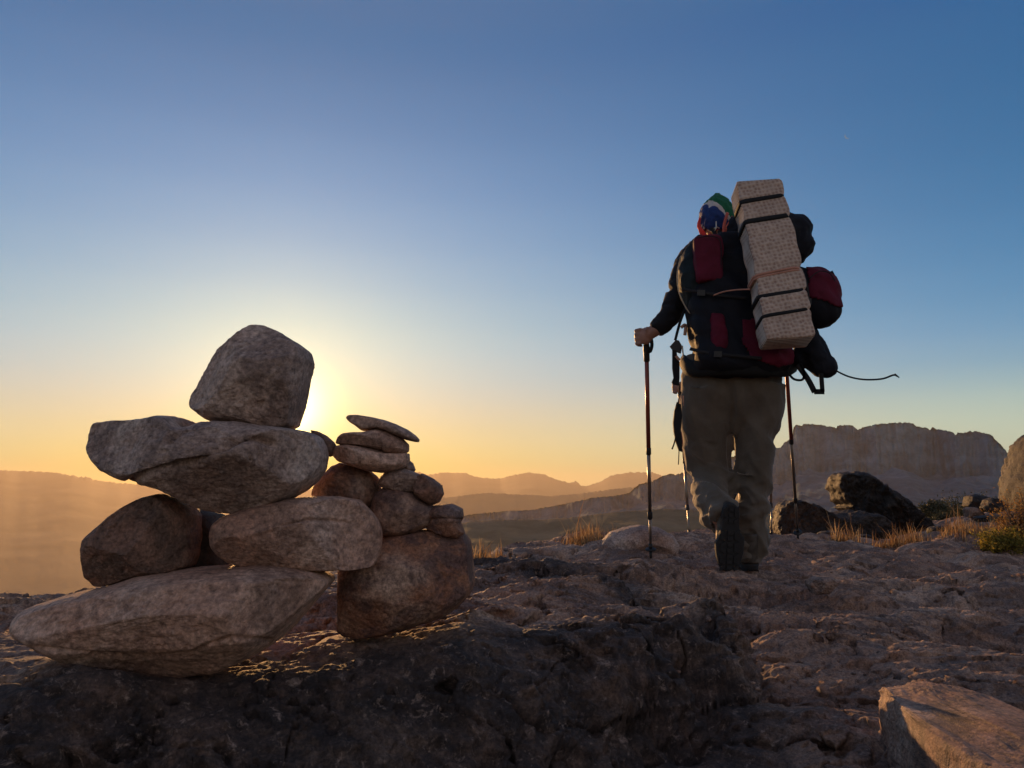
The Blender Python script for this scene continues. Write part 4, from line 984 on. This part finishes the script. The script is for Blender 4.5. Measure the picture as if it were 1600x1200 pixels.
# lid, right of the foam mat
V, F = fuse([rbox(P(1200, 366, 3.36), (.155, .11, .105), (lean, rad(14), 0), .7), ellipsoid(P(1147, 372, 3.39), (.052, .06, .105), 3, (lean, rad(8), 0)), rbox(P(1234, 374, 3.36), (.096, .10, .122), (lean, 0, 0), .75)], .008, 7, .5); V = wrinkle(V, F, .014, 10, 52); V = wrinkle(V, F, .006, 24, 53)
mk('lid', V, F, M['pack'], bp)
# right hand side pouch with a crimson upper half and a pointed zip pull
V, F = fuse([rbox(P(1276, 465, 3.26), (.098, .09, .142), (lean, rad(-6), 0), .88), rbox(P(1248, 455, 3.30), (.06, .08, .12), (lean, 0, 0), .8)], .007, 7, .5); V = folds(V, F, .016, (8, 8, 14), (5, 5), 56, 1.0); V = folds(V, F, .007, (26, 20, 12), (5, 9), 57, 1.0)
mk('side_pouch', V, F, M['pack'], bp)
panel(V, F, [(1258, 405), (1325, 405), (1325, 478), (1306, 480), (1290, 470), (1262, 464), (1265, 440)], 'pouch_panel', M['crimson'])
MB().add(*ribbon(A((1298, 424, 3.21), (1306, 440, 3.21), (1312, 455, 3.21)), .016, .006)).build('pouch_flap', M['webbing'], bp)
# compression straps, haul loop, zips and ladder buckles
for (pts, w_) in [([(1066, 452, 3.235), (1090, 456, 3.205), (1130, 462, 3.18), (1168, 466, 3.17)], .014), ([(1078, 545, 3.20), (1110, 552, 3.155), (1150, 556, 3.135), (1190, 560, 3.13)], .014),
                  ([(1252, 420, 3.17), (1262, 455, 3.15), (1262, 495, 3.16)], .012), ([(1225, 330, 3.30), (1246, 352, 3.27), (1256, 385, 3.27)], .012)]:
    MB().add(*ribbon(A(*pts), w_, .003)).build('compression_strap', M['webbing2'], bp)
for (x, y, d) in [(1096, 457, 3.20), (1122, 553, 3.14), (1262, 470, 3.145)]:
    MB().add(*plate([(x - 6, y - 4.5), (x + 6, y - 4), (x + 6, y + 5), (x - 6, y + 4.5)], d - .012, .006)).build('ladder_buckle', M['plastic'], bp, smooth=False)
MB().add(*tube(A((1090, 372, 3.215), (1106, 369, 3.20), (1124, 374, 3.21), (1127, 400, 3.205), (1125, 440, 3.20)), [.0022] * 5, 6, sub=4)).build('zip', M['webbing2'], bp)
MB().add(*tube(A((1264, 436, 3.165), (1280, 424, 3.165), (1298, 428, 3.17), (1307, 446, 3.19)), [.0022] * 4, 6, sub=4)).build('zip', M['webbing2'], bp)
# hip belt pocket bag hanging down to the right
V, F = fuse([tube(A((1248, 505, 3.28), (1262, 535, 3.26), (1277, 562, 3.24), (1290, 580, 3.23)), [(.05, .05), (.062, .06), (.058, .06), (.040, .04)], 18, sub=3), ellipsoid(P(1286, 573, 3.23), (.062, .05, .050), 3),
             rbox(P(1258, 560, 3.28), (.07, .06, .04), None, .7)], .007, 6, .5); V = wrinkle(V, F, .009, 14, 58)
mk('hip_bag', V, F, M['pack'], bp)
# hip belt round the waist
V, F = tube(A((1068, 566, 3.40), (1080, 576, 3.30), (1120, 574, 3.20), (1180, 574, 3.18), (1225, 576, 3.24), (1240, 570, 3.36)), [(.036, .018)] * 6, 12, (0, 0, 1), sub=4)
mk('hip_belt', V, F, M['webbing'], bp)
def strap(*pts, w=.018, m='webbing', name='strap', th=.002, face=(0, -1, 0)):
    return MB().add(*ribbon(A(*pts), w, th, face)).build(name, M[m], bp)
strap((1246, 570, 3.20), (1262, 592, 3.2), (1273, 613, 3.2), w=.024)
strap((1272, 612, 3.2), (1288, 612, 3.2), w=.022)
strap((1283, 583, 3.2), (1284, 597, 3.2), (1285, 612, 3.2), w=.019)
strap((1230, 580, 3.2), (1240, 592, 3.2), (1254, 593, 3.2), (1256, 580, 3.2), (1250, 568, 3.2), w=.010)
strap((1302, 577, 3.2), (1325, 588, 3.2), (1350, 593, 3.2), (1378, 592, 3.2), (1396, 586, 3.2), (1402, 588, 3.2), w=.0075, name='loose_strap', face=(0, -1, .4))
strap((1398, 584, 3.2), (1405, 590, 3.2), w=.005, name='strap_end')
# straps and buckles hanging at the left hip
strap((1070, 484, 3.30), (1063, 502, 3.30), (1058, 520, 3.30), (1055, 532, 3.30), w=.012)
MB().add(*plate([(1047, 541), (1056, 531), (1061, 532), (1066, 541), (1064, 552), (1056, 549), (1051, 546)], 3.30, .012)).build('buckle', M['plastic'], bp, smooth=False)
MB().add(*plate([(1051, 546), (1057, 548), (1059, 560), (1062, 566), (1062, 590), (1061, 602), (1054, 601), (1050, 597), (1053, 590), (1051, 575)], 3.295, .012)).build('belt_pad', M['webbing'], bp, smooth=False)
strap((1064, 512, 3.3), (1071, 508, 3.3), (1070, 524, 3.3), w=.014, m='tag', name='patch_tag')
strap((1056, 556, 3.29), (1062, 563, 3.29), w=.012, m='tag', name='patch_tag')
strap((1066, 540, 3.28), (1068, 560, 3.28), w=.006, m='piping', name='piping')
# shoulder straps, load lifters and buckle behind the head
strap((1137, 332, 3.42), (1132, 350, 3.38), (1131, 366, 3.35), (1132, 380, 3.33), w=.014, m='redcord', name='red_strap')
strap((1145, 338, 3.42), (1137, 352, 3.38), (1133, 362, 3.36), w=.010, m='redcord', name='red_strap')
MB().add(*tube(A((1116, 357, 3.40), (1120, 354, 3.40), (1124, 357, 3.40)), [.003, .004, .003], 8)).add(*tube(A((1117, 361, 3.40), (1119, 356, 3.40), (1119, 346, 3.41)), [.002, .003, .002], 8)).build('buckle', M['buckle'], bp)
strap((1112, 356, 3.42), (1117, 366, 3.39), (1122, 378, 3.36), w=.020)
strap((1124, 360, 3.42), (1126, 372, 3.37), (1128, 384, 3.33), w=.018)
# cord and dangling tassels at the left thigh
MB().add(*plate([(1058, 628), (1064, 632), (1066, 650), (1064, 672), (1066, 690), (1066, 706), (1061, 704), (1056, 690), (1053, 674), (1052, 660), (1054, 642)], 3.30, .012)).build('hanging_tie', M['webbing'], bp, smooth=False)
strap((1056, 682, 3.29), (1053, 694, 3.29), (1050, 702, 3.29), w=.006, name='hanging_tie')
strap((1061, 704, 3.29), (1060.5, 716, 3.29), (1060, 726, 3.29), w=.004, name='hanging_tie')
strap((1064, 612, 3.30), (1061, 622, 3.29), (1059, 636, 3.29), w=.006, name='hanging_tie')
for k in range(4): strap((1062 + k * 2, 618, 3.28), (1059 + k * 3, 628 + k * 2, 3.27), w=.0022, m='orangecord', name='fringe')
strap((1061, 600, 3.3), (1062, 618, 3.3), w=.005)

# ---------------- foam mat strapped on the back (thing of its own)
T0, T1 = P(1180, 294, 3.20), P(1229, 536, 3.02)
ax = (T0 - T1); LM = np.linalg.norm(ax); ax /= LM
fr = np.array((0, -1.0, 0)); fr = fr + np.array((-.03, 0, 0)); fr -= ax * fr.dot(ax); fr /= np.linalg.norm(fr); rt = np.cross(ax, fr) * -1
if rt[0] < 0: rt = -rt
def foam_mat():
    HW, HT = .096, .058; nl = 8; seg = []
    # outline of the folded stack: flat faces, scalloped sides (one lobe per layer)
    prof = []
    for k in range(14): prof.append((-HW * .93 + HW * 1.86 * k / 13, -HT))
    for k in range(nl):
        y0 = -HT + 2 * HT * k / nl
        for j in range(6):
            f = j / 6; prof.append((HW * .94 + HW * .075 * abs(math.sin(PI * f)) ** .5, y0 + 2 * HT / nl * f))
    for k in range(14): prof.append((HW * .93 - HW * 1.86 * k / 13, HT))
    for k in range(nl):
        y0 = HT - 2 * HT * k / nl
        for j in range(6):
            f = j / 6; prof.append((-HW * .94 - HW * .075 * abs(math.sin(PI * f)) ** .5, y0 - 2 * HT / nl * f))
    prof = np.array(prof); n = len(prof)
    st = [.125, .265, .60, .735, .855]
    zs = np.linspace(0, 1, 190); V = []; F = []
    for z in zs:
        e = min(z, 1 - z) * LM
        jx = .0025 * math.sin(z * 40) + .010 * math.sin(z * PI)
        for (x, y) in prof:
            pin = sum(math.exp(-((z - s + x * (.16 if s == .60 else .10) / LM) / .012) ** 2) for s in st); rr = 1 - .065 * pin - .05 * math.exp(-(e / .008) ** 2)
            bulge = 1 + .02 * math.sin(z * 60 + y * 90) + .03 * math.sin(z * 17 + 1)
            c = T1 + ax * LM * (1 - z) + rt * (x * rr + jx) + -fr * (y * rr * bulge)
            V.append(c)
    V = np.array(V)
    for i in range(len(zs) - 1):
        for k in range(n): k2 = (k + 1) % n; F.append((i * n + k, i * n + k2, (i + 1) * n + k2, (i + 1) * n + k))
    F.append(tuple(reversed(range(n)))); F.append(tuple((len(zs) - 1) * n + k for k in range(n)))
    # local frame aligned with the mat so that the dimples follow it
    Rm = np.stack([rt, -fr, ax], 1); L = (V - T1) @ Rm
    o = mk('foam_mat', L, F, M['foam'], origin=(0, 0, 0), attr={'dimpled': (np.abs(L[:, 1]) > HT * .80) * 1.0}); o.matrix_world = Matrix([[*Rm[0], T1[0]], [*Rm[1], T1[1]], [*Rm[2], T1[2]], [0, 0, 0, 1]])
    tag(o, 'folded beige dimpled foam sleeping mat strapped upright on the backpack', 'sleeping mat')
    bpy.context.view_layer.update()
    for s, hw, m_, nm in ((.125, .011, 'webbing', 'strap'), (.265, .011, 'webbing', 'strap'), (.735, .010, 'webbing', 'strap'), (.855, .0075, 'webbing', 'strap'), (.60, .005, 'orangecord', 'cord'), (.615, .004, 'orangecord', 'cord')):
        ring = []
        for q in np.linspace(0, 2 * PI, 49):
            cx_, sy_ = math.cos(q), math.sin(q); x = np.sign(cx_) * abs(cx_) ** .22 * HW * .965; y = np.sign(sy_) * abs(sy_) ** .22 * HT * .965
            sl = .004 * math.sin(q + s * 9) + (x * .10 if nm == 'strap' else x * .16)
            ring.append((x, y, LM * (1 - s) + sl + (.003 * math.sin(q * 3) if nm == 'cord' else 0)))
        V = []; F = []; nr_ = len(ring) - 1
        for (x, y, z) in ring[:-1]:
            for (k, zz) in ((.95, hw), (1.06, hw * .9), (1.06, -hw * .9), (.95, -hw)): V.append((x * k, y * k, z + zz))
        for i in range(nr_):
            for k in range(4):
                k2 = (k + 1) % 4; j = (i + 1) % nr_; F.append((i * 4 + k, i * 4 + k2, j * 4 + k2, j * 4 + k))
        so = mk(nm, np.array(V), F, M[m_], origin=(0, 0, 0)); so.location = (0, 0, 0); so.parent = o
    return o
foam_mat()
MB().add(*tube(A((1114, 462, 3.19), (1130, 456, 3.17), (1150, 453, 3.14), (1172, 452, 3.08)), [.0032] * 4, 8, sub=4)).build('tie_cord', M['orangecord'], bp)

# ---------------- the second walker, almost wholly hidden behind the first
def copy_tree(o, parent=None, col=COL):
    c = o.copy(); col.objects.link(c); c.parent = parent
    for ch in list(o.children): copy_tree(ch, c)
    return c
p2 = copy_tree(hiker)
q = P(1153, 852, 5.35); p2.location = (q[0], q[1], -.30)
p2['label'] = 'second walker almost hidden behind the first one, farther along the rock'
off2 = np.array(p2.location) - np.array(hiker.location)
pole(on_ground(1078, 851, 5.3), P(1010, 537, 3.50) + off2, 'slim pole planted left of the bent trouser leg, belonging to the hidden walker')
pole(on_ground(1206, 847, 5.45), P(1225, 520, 3.84) + off2, 'slim pole planted between the planted boot and the low dark boulder')

# ================================================================== PLANTS
def grass(name, spots, label, n, hgt, wd=.0035, seed=0, spread=(.2, .1)):
    rg = np.random.RandomState(seed); V = []; F = []; T = []
    for (cx, cy, sc) in spots:
        for k in range(int(n * sc)):
            x = cx + rg.normal() * spread[0] * sc; y = cy + rg.normal() * spread[1] * sc
            V.append((x, y)); 
    XY = np.array(V); Z = ground_h(XY[:, 0], XY[:, 1])[0]; V = []
    for (x, y), z in zip(XY, Z):
        tall = rg.uniform() < .02; h = hgt * (1.9 if tall else 1) * rg.uniform(.25, 1.0) ** (.3 if tall else 1.3) * math.exp(rg.normal(0, .18)) * (1.25 + .5 * math.sin(x * 31) * math.sin(x * 13 + y * 9)); a = rg.uniform(0, 2 * PI); b = rg.normal(0, .45); lx, ly = math.cos(a) * b * h + .05 * h, math.sin(a) * b * h
        w = wd * rg.uniform(.6, 1.2); ca, sa = math.cos(a + PI / 2) * w, math.sin(a + PI / 2) * w; i = len(V); tt = rg.uniform()
        for (t, ww) in ((0, 1), (.4, .9), (.75, .6)):
            c = (x + lx * t * t, y + ly * t * t, z - .01 + h * t)
            V.append((c[0] - ca * ww, c[1] - sa * ww, c[2])); V.append((c[0] + ca * ww, c[1] + sa * ww, c[2]))
        V.append((x + lx, y + ly, z - .01 + h)); T += [tt] * 7
        F += [(i, i + 1, i + 3, i + 2), (i + 2, i + 3, i + 5, i + 4), (i + 4, i + 5, i + 6)]
    o = mk(name, np.array(V), F, M['grass'], smooth=False, attr={'tint': T}); return tag(o, label, 'grass', kind='stuff')
def gp(px, py, d, s=1.0): q = P(px, py, d); return (q[0], q[1], s)
grass('dry_grass', [gp(1325, 843, 4.75, .45), gp(1385, 845, 4.8, .5), gp(1408, 845, 4.85, .7), gp(1425, 846, 4.9, .45), gp(1310, 842, 4.75, .35)], 'golden dry grass in front of the leaning boulder', 420, .085, .0022, 1, (.09, .07))
grass('dry_grass', [gp(905, 862, 4.3, .8), gp(925, 858, 4.4, .9), gp(915, 866, 4.2, .6)], 'golden dry grass left of the smooth grey rock', 420, .065, .0020, 2, (.06, .06))
grass('dry_grass', [gp(750, 880, 3.3, .7), gp(775, 878, 3.35, .5)], 'short dry grass at the right foot of the cairn on the rim', 260, .050, .0018, 3, (.05, .03))
grass('dry_grass', [gp(1500, 862, 4.8, .9), gp(1530, 860, 4.8, 1.0), gp(1515, 846, 5.1, .9), gp(1560, 858, 4.9, 1.0), gp(1545, 838, 5.3, .8), gp(1580, 830, 5.4, .8)], 'orange brown grass beside the yellow bush', 420, .060, .0022, 4, (.10, .10))

def shrub(name, c, r, label, leafm, nbr, nleaf, lsz, seed, group=None, cat='bush'):
    rg = np.random.RandomState(seed); c = np.array(c, float); t = thing(name, c, label, cat, group)
    br = MB(); ends = []
    for k in range(nbr):
        a = rg.uniform(0, 2 * PI); e = rg.uniform(.15, 1.35); d = np.array((math.cos(a) * math.cos(e) * r[0], math.sin(a) * math.cos(e) * r[1], math.sin(e) * r[2])) * rg.uniform(.6, 1.0)
        m_ = c + d * .5 + rg.normal(0, .08, 3) * r[0]
        br.add(*tube([c, m_, c + d], [.011 * r[0] * 2.4, .007 * r[0] * 2.4, .003 * r[0] * 2.4], 6, (0, 0, 1), sub=2)); ends += [(c + d, 1.0), (m_, .6), (c + d * .8, .8)]
        for j in range(2):
            e2 = c + d * .7 + rg.normal(0, .22, 3) * np.array(r); br.add(*tube([m_, e2], [.005 * r[0] * 2.4, .002 * r[0] * 2.4], 5, (0, 0, 1))); ends.append((e2, .8))
    br.build('branches', M['twig'], t)
    V = []; F = []; T = []
    per = nleaf // len(ends)
    for (e, s) in ends:
        tn = rg.uniform(.1, .9)
        for k in range(per):
            q = e + rg.normal(0, .13, 3) * np.array(r); a = rg.normal(0, 1, 3); a /= np.linalg.norm(a); b = np.cross(a, rg.normal(0, 1, 3)); b /= np.linalg.norm(b)
            l = lsz * rg.uniform(.5, 1.3); i = len(V); V += [q - a * l, q + b * l * .45, q + a * l, q - b * l * .45]; F.append((i, i + 1, i + 2, i + 3)); T += [min(1, max(0, tn + rg.normal(0, .2)))] * 4
    mk('leaves', np.array(V), F, leafm, t, smooth=False, attr={'tint': T}); return t
def sp(px, py, d): q = P(px, py, d); q[2] = gz(q[0], q[1]); return q
shrub('shrub', sp(1572, 884, 4.35), (.15, .13, .125), 'yellow green leafy bush low down at the right edge', M['leaf'], 26, 4200, .009, 5)
shrub('shrub', sp(1598, 872, 4.55), (.16, .15, .30), 'taller twiggy bush with orange tips behind the low leafy one', M['leaf2'], 26, 1700, .008, 8)
for k, (x, y, w, h, d, lb) in enumerate([(1462, 796, .9, .9, 46, 'dark round shrub farthest left in the hollow below the mesa'), (1478, 812, .9, .6, 44, 'low dark shrub between the two round ones below the mesa'), (1503, 792, 1.5, 1.7, 52, 'largest dark round shrub beyond the right slope'), (1528, 800, 1.2, 1.0, 46, 'dark shrub directly behind the crest rocks'), (1542, 785, .9, .9, 55, 'small dark shrub farthest right below the mesa')]):
    q = P(x, y + 22 * h, d)
    shrub('shrub', q, (w * 1.1, w * 1.1, h * 1.35), lb, M['darkleaf'], 18, 5200, .085, 20 + k, 'dark shrubs beyond the slope')

# small loose stones and chips on the outcrop
rg = random.Random(12)
def pebbles():
    mb = MB(); U, Fi = ico(2)
    pts = []
    for k in range(420):
        d = math.exp(rg.uniform(math.log(1.5), math.log(5.2))); u = rg.uniform(-.1, .72); pts.append((u * d, d))
    X = np.array([p[0] for p in pts]); Y = np.array([p[1] for p in pts]); Z = ground_h(X, Y)[0]
    for k, (x, y, z) in enumerate(zip(X, Y, Z)):
        s = rg.uniform(.002, .007) * (1 if rg.random() > .06 else 2.0)
        v = U * np.array((1, rg.uniform(.6, 1.1), rg.uniform(.4, .8))) * s; v = v * (1 + .35 * perlin(U * 1.7 + k, 3))[:, None]
        mb.add(v + np.array((x, y, z + s * .2)), Fi)
    tag(mb.build('gravel', M['tan'], smooth=False), 'loose grit and chips scattered on the bare rock', 'gravel', kind='stuff')
pebbles()

# ================================================================== MOON
mc = P(1325, 212, 20000); r_ = 88; V = []; F = []
vd = mc / np.linalg.norm(mc); rx = np.cross(vd, (0, 0, 1)); rx /= np.linalg.norm(rx); uz = np.cross(rx, vd)
n = 20; tl = rad(215)
for i in range(n + 1):
    a = -PI / 2 + PI * i / n
    for k in (1.0, .58):
        for dp in (-8, 8):
            X_, Z_ = math.cos(a) * k * r_, math.sin(a) * r_; x, z = X_ * math.cos(tl) - Z_ * math.sin(tl), X_ * math.sin(tl) + Z_ * math.cos(tl)
            V.append(mc + rx * x + uz * z + vd * dp)
for i in range(n):
    b = i * 4; F += [(b, b + 4, b + 6, b + 2), (b + 1, b + 3, b + 7, b + 5), (b, b + 1, b + 5, b + 4), (b + 2, b + 6, b + 7, b + 3)]
tag(mk('moon', np.array(V), F, M['moon']), 'tiny pale crescent moon high in the blue sky at the right', 'moon')

# ================================================================== HAZE
def haze():
    x0, x1, y0, y1, z0, z1 = -13500, 13500, -13500, 13500, -520, 300
    V = [(x, y, z) for z in (z0, z1) for y in (y0, y1) for x in (x0, x1)]
    F = [(0, 2, 3, 1), (4, 5, 7, 6), (0, 1, 5, 4), (1, 3, 7, 5), (3, 2, 6, 7), (2, 0, 4, 6)]
    m = bpy.data.materials.new('haze'); m.use_nodes = True; t = m.node_tree; t.nodes.clear()
    v = t.nodes.new('ShaderNodeVolumePrincipled'); o = t.nodes.new('ShaderNodeOutputMaterial'); t.links.new(v.outputs[0], o.inputs['Volume'])
    v.inputs['Color'].default_value = (.79, .66, .49, 1); v.inputs['Density'].default_value = 7.5e-5; v.inputs['Anisotropy'].default_value = .44
    ob = mk('haze', V, F, m, smooth=False, origin=(0, 0, 0)); tag(ob, 'thin warm haze filling the valleys', 'haze', kind='stuff')
haze()
S.cycles.volume_bounces = 0
S.cycles.max_bounces = 6
S.cycles.sample_clamp_indirect = 4
